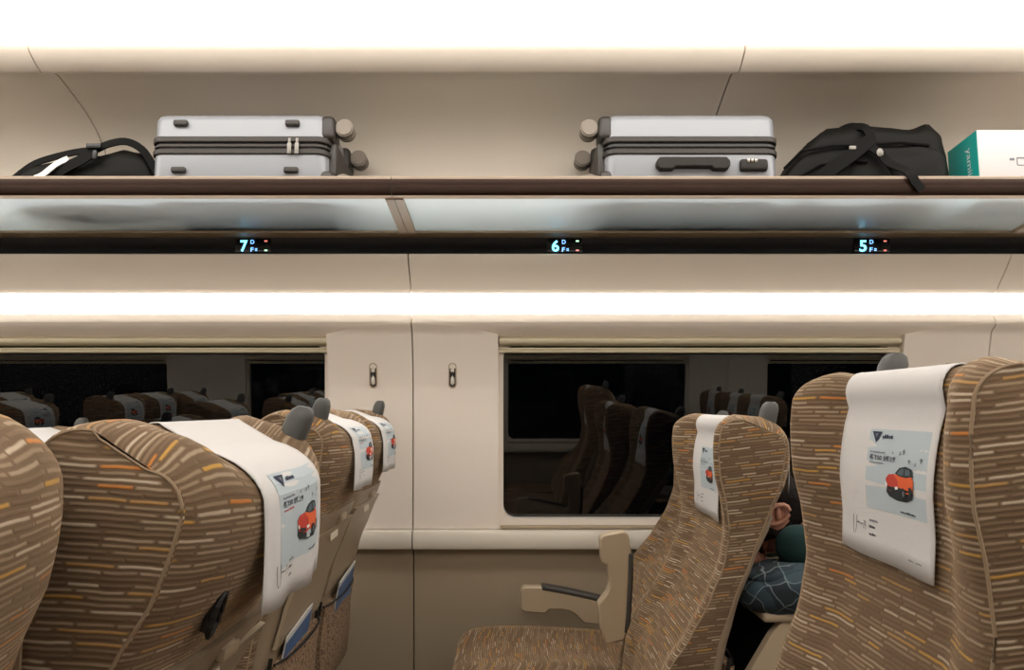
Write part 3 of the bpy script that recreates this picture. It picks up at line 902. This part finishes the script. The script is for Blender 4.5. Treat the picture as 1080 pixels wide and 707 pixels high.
    def arm_beam():
        mb = MB()
        poly = [(-.262, .0), (-.205, .0), (-.195, -.006), (.035, -.054), (.058, -.066), (.060, -.120), (.0, -.125), (-.065, -.120), (-.092, -.092), (-.112, -.080), (-.14, -.075), (-.178, -.075), (-.186, -.086), (-.196, -.089), (-.262, -.083), (-.272, -.072), (-.273, -.012)]
        mb.prism(poly, 'Y', -.022, .022); return mb
    def arm_pad():
        mb = MB(); top = [(-.203, .0015), (-.12, -.013), (-.03, -.033), (.036, -.050)]
        mb.prism([(x, z+.004) for x, z in top]+[(x, z-.012) for x, z in top[::-1]], 'Y', -.0245, .0245); return mb
    for (y, up) in arms:
        for nm, mk, mt in (('armrest', arm_beam, M['arm']), ('armrest_pad', arm_pad, M['darkpad'])):
            kk = 'arm'+nm
            if kk not in MESH:
                o = mk().build(nm, mt, root, angle=50)
                bv = o.modifiers.new('b', 'BEVEL'); bv.width = .005; bv.segments = 2; bv.limit_method = 'ANGLE'
                MESH[kk] = o.data
            else:
                o = link(bpy.data.objects.new(nm, MESH[kk]), root)
                bv = o.modifiers.new('b', 'BEVEL'); bv.width = .005; bv.segments = 2; bv.limit_method = 'ANGLE'
            o.location = (0, y, .5925); o.rotation_euler = (0, 0, 0)
            if up: o.location = (.040, y, .624); o.rotation_euler = (0, R(80), 0); o.scale = (.86, 1, .92)
            if nm == 'armrest': beam = o
    return root
MESH = {}
YCOL = {'A': -.03, 'B': .43, 'C': .90, 'D': 1.79, 'F': 2.255}
ROWP = .965
spec = {}
def seat(rowno, colm, label, group='train seats', recline=1.5, scale=1.0, dx=0, arms=(), tray=False, dy=0, cover=True):
    x = .30+(6-rowno)*ROWP+dx
    r = empty('train_seat', (x, YCOL[colm]+dy, 0)); tag(r, label, 'seat', group)
    hs = {'A': -1, 'B': -1, 'C': 1, 'D': -1, 'F': 1}[colm]
    make_seat(r, scale, recline, tray, hs, arms, rowno == 7 and colm == 'C')
    if not cover:
        for ch in list(r.children):
            if ch.name.startswith('headrest_cover'):
                for g_ in list(ch.children): bpy.data.objects.remove(g_)
                bpy.data.objects.remove(ch)
    return r
FAR = 'striped brown train seat beyond the frame, seen only mirrored in the windows'
seat(7, 'C', 'reclined seat back at lower left with the largest hanging white advert cover', recline=10.5, scale=1.02, arms=((.237, False),), dx=-.012)
seat(7, 'B', 'blurred striped seat back edge cut off by the left frame edge', recline=.5, scale=1.015, dy=.01, dx=.005, cover=False)
seat(7, 'D', 'small distant seat with printed cover, middle one of the left seat cluster', recline=1.0, arms=((.232, False),))
seat(7, 'F', 'farthest left seat, its printed cover against the pillar panel', recline=.5, arms=((.232, False),), dx=-.01)
seat(6, 'C', 'largest upright striped seat at right with printed white cover facing out', recline=0, scale=1.075, arms=((.237, False),), dx=-.006, dy=.008)
seat(6, 'D', 'striped aisle seat in front of the sleeping passenger, its middle armrest raised', recline=0, scale=.985, dx=.006, arms=((.232, True),), tray=True)
seat(6, 'F', 'window seat mostly hidden behind the raised armrest, its own armrest lowered', recline=10, arms=((.248, False),))
seat(8, 'F', 'seat whose white cover top peeks out between blurred backs at left edge', recline=1, scale=.925)
for rn, cl, rc in ((6, 'B', 9), (6, 'A', 18), (7, 'A', 2), (8, 'A', 3), (8, 'B', 2), (8, 'C', 8), (8, 'D', 2), (9, 'B', 2), (9, 'C', 3), (9, 'A', 5), (9, 'D', 2), (9, 'F', 3), (10, 'C', 2), (10, 'B', 2), (5, 'C', 3), (5, 'B', 4), (5, 'A', 2), (5, 'D', 3), (5, 'F', 2)):
    seat(rn, cl, FAR, group='train seats beyond the frame', recline=rc)

# ------------------------------------------------------------------ seat number displays
for num, px in (('7', 266), ('6', 594), ('5', 918)):
    X = (px-540)/800*2.528
    d = empty('seat_number_display', (X, 2.5265, 1.717)); tag(d, 'glowing blue row %s seat number display under the rack' % num, 'display', 'seat number displays')
    th = 0
    def glyph(s, x0, x1, z0, z1, mat, name, bold=True):
        v2, f2, a = text_tris(s, bold); mb = MB()
        mb.add([(lerp(x0, x1, u), -.0005-.122*(lerp(z0, z1, v)) if False else -.0025-.12*lerp(z0, z1, v)*0, lerp(z0, z1, v)) for u, v in v2], f2)
        o = mb.build(name, mat, d, smooth=False); so = o.modifiers.new('s', 'SOLIDIFY'); so.thickness = .001; return o
    glyph(num, -.038, -.014, -.018, .020, M['led_cyan'], 'row_number')
    glyph('D', -.004, .008, .008, .021, M['led_blue'], 'seat_letter', False)
    glyph('F', -.004, .006, -.018, -.004, M['led_blue'], 'seat_letter', False)
    mb = MB()
    for q in range(4): mb.box((.0125+.004*(q % 2), -.003, -.009-.005*(q//2)), (.003, .001, .003))
    mb.build('window_symbol', M['led_blue'], d, smooth=False)
    for z in (.017, -.014):
        g_ = (num == '7' and z < 0) or (num == '6' and z > 0)
        mb = MB(); mb.box((.047, -.003, z), (.010, .002, .005), .0008); mb.build('status_light', M['led_green'] if g_ else M['led_red'], d)
    mb = MB(); mb.box((.004, -.0005, .001), (.118, .002, .048), .0005); mb.build('display_window', M['strip'], d)

# ------------------------------------------------------------------ luggage
SL = math.atan2(-.033, .31)      # the rack glass falls towards the wall
def on_rack(y): return 1.797-.033/.31*(y-2.19)
def suitcase(xc, w, h, depth, label, mirror, face):
    """body long along X; wheels on +X end when mirror=1"""
    y0 = 2.222
    r = empty('suitcase', (xc, y0+depth/2, on_rack(y0+depth/2)+.0015), (SL, 0, 0)); tag(r, label, 'suitcase', 'grey hard shell suitcases on the rack')
    s = mirror; zb0, zb1 = h*.52, h*.70
    def half(z0, z1, name, capr):
        bm = bmesh.new(); bmesh.ops.create_cube(bm, size=1)
        for v in bm.verts: v.co = Vector((v.co.x*w, v.co.y*depth, v.co.z*(z1-z0)+(z0+z1)/2))
        ve = [e for e in bm.edges if abs(e.verts[0].co.z-e.verts[1].co.z) > .01]
        bmesh.ops.bevel(bm, geom=ve, offset=.035, segments=5, affect='EDGES', profile=.5)
        zz = z1 if capr > 0 else z0
        te = [e for e in bm.edges if abs(e.verts[0].co.z-zz) < 1e-4 and abs(e.verts[1].co.z-zz) < 1e-4]
        bmesh.ops.bevel(bm, geom=te, offset=.026, segments=4, affect='EDGES', profile=.5)
        mb = MB(); mb._bm(bm, (0, 0, 0), None, 0); return mb.build(name, M['case'], r)
    half(0.0, zb0, 'lower_shell', -1); half(zb1, h, 'upper_shell', 1)
    def band(z0, z1, o, name, mat):
        mb = MB(); mb.prism(rrect(w+2*o, depth+2*o, .036), 'Z', z0, z1); b = mb.build(name, mat, r)
        bv = b.modifiers.new('b', 'BEVEL'); bv.width = .003; bv.segments = 2; bv.limit_method = 'ANGLE'; return b
    band(zb0, zb1, -.002, 'zip_band', M['zip']); band(zb1-.014, zb1+.004, .005, 'zip_trim', M['zip2']); band(zb0-.004, zb0+.012, .005, 'zip_trim', M['zip2'])
    mb = MB(); mb.prism(rrect(w+.004, depth+.004, .036), 'Z', (zb0+zb1)/2-.0035, (zb0+zb1)/2+.0035); mb.build('zip', M['black'] if face == 'handle' else M['zip2'], r)
    yf = -depth/2
    if face == 'feet':
        for fx in (-.335, .30):
            for fz in (.865, .315):
                mb = MB(); mb.box((fx*w/1.0, yf-.004, h*fz), (.042, .016, .018), .005, 3); b = mb.build('bumper_foot', M['zip2'], r); b['label'] = 'small dark grey bumper foot'
        for k in (0, 1):
            mb = MB(); mb.box((w*.29+k*.022, yf-.010, zb0+.034), (.008, .006, .016), .002).box((w*.29+k*.022, yf-.012, zb0+.010), (.012, .004, .034), .002)
            mb.build('zip_puller', M['buckle'], r)
    else:
        # carry handle
        hx = 0
        mb = MB(); pts = [(-.108, .012), (-.098, .024), (.098, .024), (.108, .012), (.108, -.004), (.098, -.014), (.060, -.014), (.052, -.006), (-.052, -.006), (-.060, -.014), (-.098, -.014), (-.108, -.004)]
        mb.prism([(hx+x, h*.355+z) for x, z in pts], 'Y', yf-.022, yf+.002); b = mb.build('carry_handle', M['zip'], r)
        bv = b.modifiers.new('b', 'BEVEL'); bv.width = .004; bv.segments = 2; bv.limit_method = 'ANGLE'
        mb = MB(); mb.box((w*.352, yf-.006, h*.355+.003), (.082, .018, .036), .008, 3); lk = mb.build('combination_lock', M['zip'], r)
        mb = MB()
        for k in range(3): mb.cyl((w*.352-.018+k*.011, yf-.0150, h*.355+.014), .005, .006, 'X', 12)
        mb.build('number_dial', M['chrome'], lk)
    # wheel corners
    for (yy, zz) in ((-depth/2+.045, h-.042), (-depth/2+.045, .05), (depth/2-.045, h-.042), (depth/2-.045, .05)):
        top = zz > h/2
        mb = MB(); mb.box((s*(w/2-.004), yy, zz), (.045, .085, .075), .016, 3)
        c_ = mb.build('wheel_housing', M['wheel2'], r)
        mb = MB(); mb.tube([(s*(w/2+.010), yy, zz), (s*(w/2+.028), yy-.004, zz-.002), (s*(w/2+.046), yy-.004, zz-.006)], [.017, .015, .010], n=10)
        mb.build('wheel_fork', M['wheel2'], r)
        for k in (-1, 1):
            mb = MB(); mb.cyl((s*(w/2+.044), yy-.006+k*.015, zz+.004), .027, .018, 'Y', 24, bev=.004); mb.build('wheel', M['wheel'], r)
    mb = MB(); mb.box((s*(w/2+.006), 0, h*.5), (.030, depth*.8, h*.40), .008, 3); mb.build('base_plate', M['wheel2'], r)
    return r
suitcase(-.805, .520, .262, .30, 'grey suitcase beside the slumped black bag, small feet on its side', 1, 'feet')
suitcase(.5300, .510, .262, .30, 'grey suitcase with carry handle and lock, touching the black backpack', -1, 'handle')

def lump(name, mat, parent, c, d, fn, nu=48, nv=28, box_e=2.6, bump=.0, seed=0, flat=True):
    """soft bag body: superellipsoid with wrinkle noise, flat bottom"""
    from mathutils import noise
    mb = MB(); vs = []; fs = []
    for i in range(nv+1):
        ph = -pi/2+pi*i/nv
        for j in range(nu):
            th = 2*pi*j/nu
            sg = lambda v, e: math.copysign(abs(v)**(2/e), v)
            x = sg(cos(ph), box_e)*sg(cos(th), box_e); y = sg(cos(ph), box_e)*sg(sin(th), box_e); z = sg(sin(ph), box_e)
            p = Vector((x*d[0], y*d[1], z*d[2]))
            p = Vector(fn(p.x, p.y, p.z))
            nn = noise.noise(Vector((p.x*9+seed, p.y*7, p.z*14)))+.5*noise.noise(Vector((p.x*22, p.y*16+seed, p.z*34)))
            nrm = Vector((x/d[0], y/d[1], z/d[2])).normalized()
            p += nrm*nn*bump
            if flat: p.z = max(p.z, -d[2])
            vs.append(Vector(c)+p)
    for i in range(nv):
        for j in range(nu):
            fs.append((i*nu+j, i*nu+(j+1) % nu, (i+1)*nu+(j+1) % nu, (i+1)*nu+j))
    mb.add(vs, fs); o = mb.build(name, mat, parent, angle=80)
    return o
# black backpack
bp_ = empty('backpack', (1.050, 2.365, on_rack(2.365)+.001), (SL, 0, 0)); tag(bp_, 'black backpack lying on the rack, one strap hanging over the rail', 'backpack')
def shape_bp(x, y, z):
    t = (x/.26+1)/2      # 0 left .. 1 right
    zz = (z+.125)/.25    # 0 bottom .. 1 top
    k = interp([(0, .16), (.08, .46), (.2, .80), (.31, .97), (.6, 1.0), (.8, .97), (.9, 1.06), (.97, .98), (1, .80)], t)
    return (x-.0*z+ (.03*(1-t))*(0), y, -.125+.25*zz*k)
lump('bag_body', M['bag'], bp_, (0, 0, .125), (.272, .125, .125), shape_bp, box_e=5.5, bump=.009, seed=3)
lump('front_pocket', M['bag'], bp_, (.09, -.105, .095), (.155, .03, .080), lambda x, y, z: (x, y, z), box_e=3.5, bump=.006, seed=8)
mb = MB()
mb.tube([(-.235, -.105, .105), (-.19, -.128, .150), (-.10, -.131, .165), (.0, -.131, .168), (.10, -.137, .172), (.19, -.128, .168)], .0045, n=6)
mb.tube([(-.22, -.118, .060), (-.14, -.132, .105), (-.05, -.134, .118), (.0, -.138, .112)], .004, n=6)
mb.build('zip_line', M['bag2'], bp_)
def strap(pts, w, t, name, mat, parent):
    P_ = [Vector(p) for p in pts]; pts = []
    for i in range(len(P_)-1):
        p0, p1, p2, p3 = P_[max(0, i-1)], P_[i], P_[i+1], P_[min(len(P_)-1, i+2)]
        for q in range(5):
            e = q/5; pts.append(.5*((2*p1)+(p2-p0)*e+(2*p0-5*p1+4*p2-p3)*e*e+(3*p1-p0-3*p2+p3)*e**3))
    pts.append(P_[-1]); mb = MB(); rows = []
    fs = []; vs = []
    for i, p in enumerate(pts):
        a = pts[max(0, i-1)]; b = pts[min(len(pts)-1, i+1)]; tt = (b-a).normalized()
        wv = tt.cross(Vector((0, -1, .15))).normalized()*w/2; nv_ = wv.cross(tt).normalized()*t/2
        vs += [p-wv-nv_, p+wv-nv_, p+wv+nv_, p-wv+nv_]
    for i in range(len(pts)-1):
        for k in range(4): fs.append((i*4+k, i*4+(k+1) % 4, i*4+4+(k+1) % 4, i*4+4+k))
    fs += [(0, 1, 2, 3), tuple(len(pts)*4-4+k for k in range(4))]
    mb.add(vs, fs); return mb.build(name, mat, parent, angle=60)
# one strap arches over the top and drops over the rail; another crosses low
strap([(-.03, -.10, .238), (.0, -.130, .222), (.012, -.142, .185), (.006, -.146, .160), (.03, -.150, .135), (.055, -.156, .10), (.078, -.190, .066), (.088, -.206, .045), (.100, -.208, .020), (.118, -.206, -.002)], .028, .004, 'shoulder_strap', M['bag2'], bp_)
strap([(.005, -.146, .175), (-.05, -.148, .130), (-.12, -.146, .08), (-.17, -.140, .035), (-.2, -.13, .01)], .040, .006, 'shoulder_strap', M['bag2'], bp_)
strap([(.0, -.146, .165), (.045, -.152, .11), (.07, -.155, .07), (.10, -.152, .04), (.17, -.144, .03), (.24, -.13, .035)], .018, .004, 'shoulder_strap', M['bag2'], bp_)
mb = MB(); mb.sphere((.028, -.158, .132), (.010, .005, .013), 14); b = mb.build('buckle', M['buckle'], bp_)
mb = MB(); mb.box((-.048, -.150, .150), (.020, .006, .011), .002); mb.build('buckle', M['buckle'], bp_)
strap([(-.04, -.06, .250), (-.01, -.07, .258), (.03, -.07, .252)], .018, .004, 'haul_loop', M['bag2'], bp_)
# slumped black bag
bg = empty('duffel_bag', (-1.275, 2.345, on_rack(2.345)+.001), (SL, 0, 0)); tag(bg, 'slumped black fabric bag at the left end of the rack', 'bag')
def shape_dl(x, y, z):
    t = (x/.235+1)/2; zz = (z+.09)/.18
    k = interp([(0, .46), (.2, .72), (.4, .84), (.6, .90), (.72, 1.02), (.85, .98), (1.0, .52)], t)
    return (x, y, -.09+.18*zz*k)
lump('bag_body', M['bag'], bg, (0, 0, .088), (.245, .12, .09), shape_dl, box_e=3.0, bump=.012, seed=11)
strap([(-.22, -.08, .075), (-.15, -.09, .120), (-.05, -.10, .145), (.02, -.11, .152), (.05, -.115, .158)], .02, .005, 'carry_handle', M['bag2'], bg)
strap([(.03, -.10, .155), (.08, -.11, .172), (.13, -.105, .180), (.18, -.10, .150), (.225, -.10, .075)], .022, .005, 'carry_handle', M['bag2'], bg)
strap([(-.09, -.118, .050), (-.04, -.130, .085), (.01, -.132, .112), (.04, -.125, .140)], .034, .004, 'shoulder_strap', M['bag2'], bg)
strap([(-.13, -.122, .060), (-.10, -.130, .068), (-.06, -.132, .100), (-.03, -.128, .118)], .018, .003, 'lining_strip', M['paper'], bg)['label'] = 'pale strip showing between the straps'
mb = MB(); mb.box((.045, -.128, .155), (.045, .016, .016), .005).box((.05, -.13, .128), (.012, .010, .028), .003); mb.build('buckle', M['black'], bg)
# white and teal box
bx = empty('cardboard_box', (1.555, 2.222+.075, on_rack(2.222+.075)+.001), (SL, 0, 0)); tag(bx, 'white cardboard box with a teal end, beside the black backpack', 'box')
mb = MB(); mb.box((0, 0, .1045), (.36, .15, .209), .002); mb.build('carton', M['whitebox'], bx)
mb = MB(); mb.box((-.1808, 0, .1045), (.0012, .148, .206)); mb.build('teal_end', M['teal'], bx, smooth=False)
v2, f2, a = text_tris('yamii'); mb = MB()
mb.add([(-.1820, -.016-.028*v, .172-.085*u) for u, v in v2], f2); mb.build('printed_lettering', M['paper'], bx, smooth=False)
mb = MB(); mb.box((-.082, -.0755, .118), (.014, .001, .007)).box((-.050, -.0755, .122), (.034, .001, .004)).box((-.05, -.0755, .100), (.034, .001, .002)).box((-.067, -.0755, .111), (.002, .001, .022)); mb.build('printed_mark', M['ad_grey'], bx, smooth=False)

# ------------------------------------------------------------------ sleeping passenger in row 5
def skin_body(name, joints, edges, mat, parent, sub=2, fix=None):
    me = bpy.data.meshes.new(name); me.from_pydata([j[:3] for j in joints], edges, [])
    o = bpy.data.objects.new(name, me); link(o, parent)
    sk = o.modifiers.new('skin', 'SKIN')
    for i, j in enumerate(joints):
        r = j[3]; me.skin_vertices[0].data[i].radius = (r, r) if not isinstance(r, tuple) else r
    me.skin_vertices[0].data[0].use_root = True
    ss = o.modifiers.new('sub', 'SUBSURF'); ss.levels = sub; ss.render_levels = sub
    me.materials.append(mat); 
    for p in me.polygons: p.use_smooth = True
    sk.use_smooth_shade = True
    return o
pr = empty('person', (1.15, 1.79, .45)); tag(pr, 'person in a dark teal jacket asleep, head down on the tray table', 'person')
o_ = Vector((1.15, 1.79, .45))
def J(x, y, z, r): return (x-o_.x, y-o_.y, z-o_.z, r)
body = [J(1.13, 1.82, .57, (.14, .11)), J(1.07, 1.82, .68, (.13, .11)), J(.97, 1.82, .82, (.135, .12)), J(.86, 1.83, .91, (.115, .10)), J(.77, 1.84, .945, .058), J(.70, 1.85, .955, .050),
        J(.86, 1.68, .90, .064), J(.80, 1.60, .865, .060), J(.69, 1.66, .865, .062), J(.62, 1.76, .865, .048),
        J(.86, 1.99, .90, .064), J(.80, 2.05, .83, .052), J(.70, 1.99, .83, .044), J(.63, 1.90, .835, .034),
        J(1.10, 1.73, .56, .085), J(.80, 1.72, .545, .075), J(.68, 1.72, .53, .062), J(.70, 1.72, .30, .052), J(.72, 1.72, .10, .04), J(.62, 1.72, .05, .035),
        J(1.10, 1.91, .56, .085), J(.80, 1.92, .545, .075), J(.68, 1.92, .53, .062), J(.70, 1.92, .30, .052), J(.72, 1.92, .10, .04), J(.62, 1.92, .05, .035)]
ed = [(0, 1), (1, 2), (2, 3), (3, 4), (4, 5), (3, 6), (6, 7), (7, 8), (8, 9), (3, 10), (10, 11), (11, 12), (12, 13), (0, 14), (14, 15), (15, 16), (16, 17), (17, 18), (18, 19), (0, 20), (20, 21), (21, 22), (22, 23), (23, 24), (24, 25)]
skin_body('body', body, ed, M['teal_coat'], pr)
# head lying on its side on the folded arms, face towards the aisle
hd = MB(); hc = Vector((.622, 1.845, .925))-o_
def headpt(th, ph):
    x, y, z = cos(ph)*cos(th), cos(ph)*sin(th), sin(ph)
    k = 1.0
    # jaw narrowing towards the chin (-x low side here: face looks -Y)
    return Vector((x*.078, y*.098, z*.105))
vs = []; fs = []; nu, nv = 32, 20
for i in range(nv+1):
    ph = -pi/2+pi*i/nv
    for j in range(nu):
        th = 2*pi*j/nu; p = headpt(th, ph)
        if p.z < 0: p.x *= 1-.25*(-p.z/.105); p.y = p.y*(1-.12*(-p.z/.105)) if p.y < 0 else p.y*(1-.35*(-p.z/.105))
        # nose
        dn = (p.x/.016)**2+((p.z+.012)/.024)**2
        if p.y < 0: p.y -= .020*math.exp(-dn)
        # eye sockets
        for ex in (-.030, .030):
            if p.y < 0: p.y += .008*math.exp(-((p.x-ex)/.014)**2-((p.z-.012)/.010)**2)
        if p.y < 0: p.y -= .006*math.exp(-(p.x/.02)**2-((p.z+.048)/.008)**2)
        vs.append(p)
for i in range(nv):
    for j in range(nu): fs.append((i*nu+j, i*nu+(j+1) % nu, (i+1)*nu+(j+1) % nu, (i+1)*nu+j))
rot = Matrix.Rotation(R(-28), 3, 'Y') @ Matrix(((0, 0, -1), (-1, 0, 0), (0, 1, 0)))
hd.add([hc+rot @ v for v in vs], fs)
ear = []
for s_ in (-1, 1):
    e0 = [Vector((s_*.074, .008+.020*cos(t*2*pi/14)*(1.0), .002+.030*sin(t*2*pi/14))) for t in range(14)]
    hd.tube([hc+rot @ (e+Vector((s_*.008, 0, 0))) for e in e0], .0055, n=8, closed=True)
    hd.sphere(hc+rot @ Vector((s_*.074, .006, .0)), (.008, .013, .020), 12, rot=None)
hd.build('head', M['skin'], pr, angle=70)
hr = MB(); hv = []
for i in range(nv+1):
    ph = -pi/2+pi*i/nv
    for j in range(nu):
        th = 2*pi*j/nu; p = headpt(th, ph)*1.10
        if p.y < -.048 and p.z < .062: p = p*.80
        if p.z < -.085: p = p*.80
        if abs(p.x) > .055 and (p.y-.004)**2+p.z**2 < .040**2: p = p*.84
        hv.append(hc+rot @ p)
hr.add(hv, fs); hr.build('hair', M['hair'], pr, angle=70)
# hands: palm + fingers, laid on the forearms
for sgn, wx, wy, wz in ((1, .63, 1.79, .855), (-1, .63, 1.90, .835)):
    joints = []; edges = []
    def A(x, y, z, r): joints.append((x-o_.x, y-o_.y, z-o_.z, r)); return len(joints)-1
    w0 = A(wx, wy, wz, .024); p1 = A(wx-.03, wy+sgn*.035, wz-.002, .028); edges.append((w0, p1))
    for k in range(4):
        off = (k-1.5)*.020; L_ = (.034, .040, .037, .029)[k]
        a0 = A(wx-.045+off*.55, wy+sgn*.062+off*.3, wz+.000, .0095); a1 = A(wx-.052+off*.6, wy+sgn*(.062+L_), wz-.006, .0085); a2 = A(wx-.052+off*.6, wy+sgn*(.062+L_*1.6), wz-.018, .0075)
        edges += [(p1, a0), (a0, a1), (a1, a2)]
    t0 = A(wx-.050, wy+sgn*.020, wz+.006, .012); t1 = A(wx-.074, wy+sgn*.040, wz+.004, .0095); edges += [(w0, t0), (t0, t1)]
    skin_body('hand', joints, edges, M['skin'], pr, sub=1)
lump('under_tray_mass', M['dark_fill'], pr, Vector((.68, 1.93, .56))-o_, (.20, .17, .14), lambda x, y, z: (x, y, z), box_e=2.8, bump=.02, seed=21, flat=False)  # added black mass of guessed shape, filling the dark area under the tray
# plaid coat bundled on the tray
pc = empty('plaid_coat', (.615, 1.675, .7465)); tag(pc, 'dark plaid coat bundled on the tray table under the sleeper', 'coat')
lump('coat_bundle', M['plaid'], pc, (0, 0, .040), (.125, .105, .048), lambda x, y, z: (x, y, z), box_e=2.7, bump=.016, seed=5)
lump('coat_sleeve', M['plaid'], pc, (-.01, -.045, .075), (.105, .03, .022), lambda x, y, z: (x, y+.1*x, z+.25*x*0), box_e=2.2, bump=.012, seed=15, flat=False)

# magazines in the pockets of row 7
def magazine(rowx, y, dx, label, mx):
    m = empty('magazine', (rowx, y, .56)); tag(m, label, 'magazine', 'magazines in the seat pockets')
    return m
tab = make_shell()[1]
for col, rc, dy, lab in (('D', 1.0, -.03, 'blue magazine in the net pocket just under the large hanging cover'), ('F', .5, .02, 'blue magazine in the pocket nearest the window wall')):
    x0 = .30-ROWP
    m = empty('magazine', (x0+HX, YCOL[col]+dy, HZ), (0, R(rc), 0)); tag(m, lab, 'magazine', 'magazines in the seat pockets')
    mb = MB(); 
    zz = [.46, .56, .64, .668]
    f = lambda z: interp(tab, z)-.30-HX+.0095
    def sheet(t0, t1, w, zt_, tilt):
        mb = MB(); vs = []
        for z in (.45, .55, .63, zt_):
            for y_ in (-w, -w*.4, w*.4, w):
                vs.append((f(z)+t0, y_, z-HZ+tilt*y_*(1 if z > .6 else 0)))
        for z in (.45, .55, .63, zt_):
            for y_ in (-w, -w*.4, w*.4, w):
                vs.append((f(z)+t1, y_, z-HZ+tilt*y_*(1 if z > .6 else 0)))
        fs = []
        for i in range(3):
            for j in range(3):
                a_ = i*4+j; fs += [(a_, a_+1, a_+5, a_+4), (16+a_, 16+a_+1, 16+a_+5, 16+a_+4)]
        for i in range(3):
            for j in (0, 3): a_ = i*4+j; fs.append((a_, a_+4, a_+20, a_+16))
        for j in range(3):
            for i in (0, 3): a_ = i*4+j; fs.append((a_, a_+1, a_+17, a_+16))
        mb.add(vs, fs); return mb
    sheet(.0, .004, .105, .690, .10).build('pages', M['paper'], m, smooth=False)
    sheet(.0042, .0055, .105, .676, .10).build('cover', M['blue'], m, smooth=False)

# ------------------------------------------------------------------ world, camera
w = bpy.data.worlds.new('night'); SC.world = w; w.use_nodes = True
w.node_tree.nodes['Background'].inputs[0].default_value = (.004, .005, .007, 1); w.node_tree.nodes['Background'].inputs[1].default_value = .3
cam = bpy.data.cameras.new('camera'); co = bpy.data.objects.new('camera', cam); COL.objects.link(co)
co.location = (0, 0, 1.18); co.rotation_euler = (pi/2, 0, 0)
cam.sensor_fit = 'HORIZONTAL'; cam.sensor_width = 36; cam.lens = 800/1080*36
cam.shift_y = (430-353.5)/1080
cam.clip_start = .02
SC.camera = co
vs_ = SC.view_settings; vs_.view_transform = 'Standard'; vs_.look = 'None'; vs_.exposure = .15; vs_.gamma = 1; vs_.use_curve_mapping = False
SC.cycles.max_bounces = 10; SC.cycles.diffuse_bounces = 5; SC.cycles.glossy_bounces = 5; SC.cycles.transmission_bounces = 8
SC.cycles.sample_clamp_indirect = 4
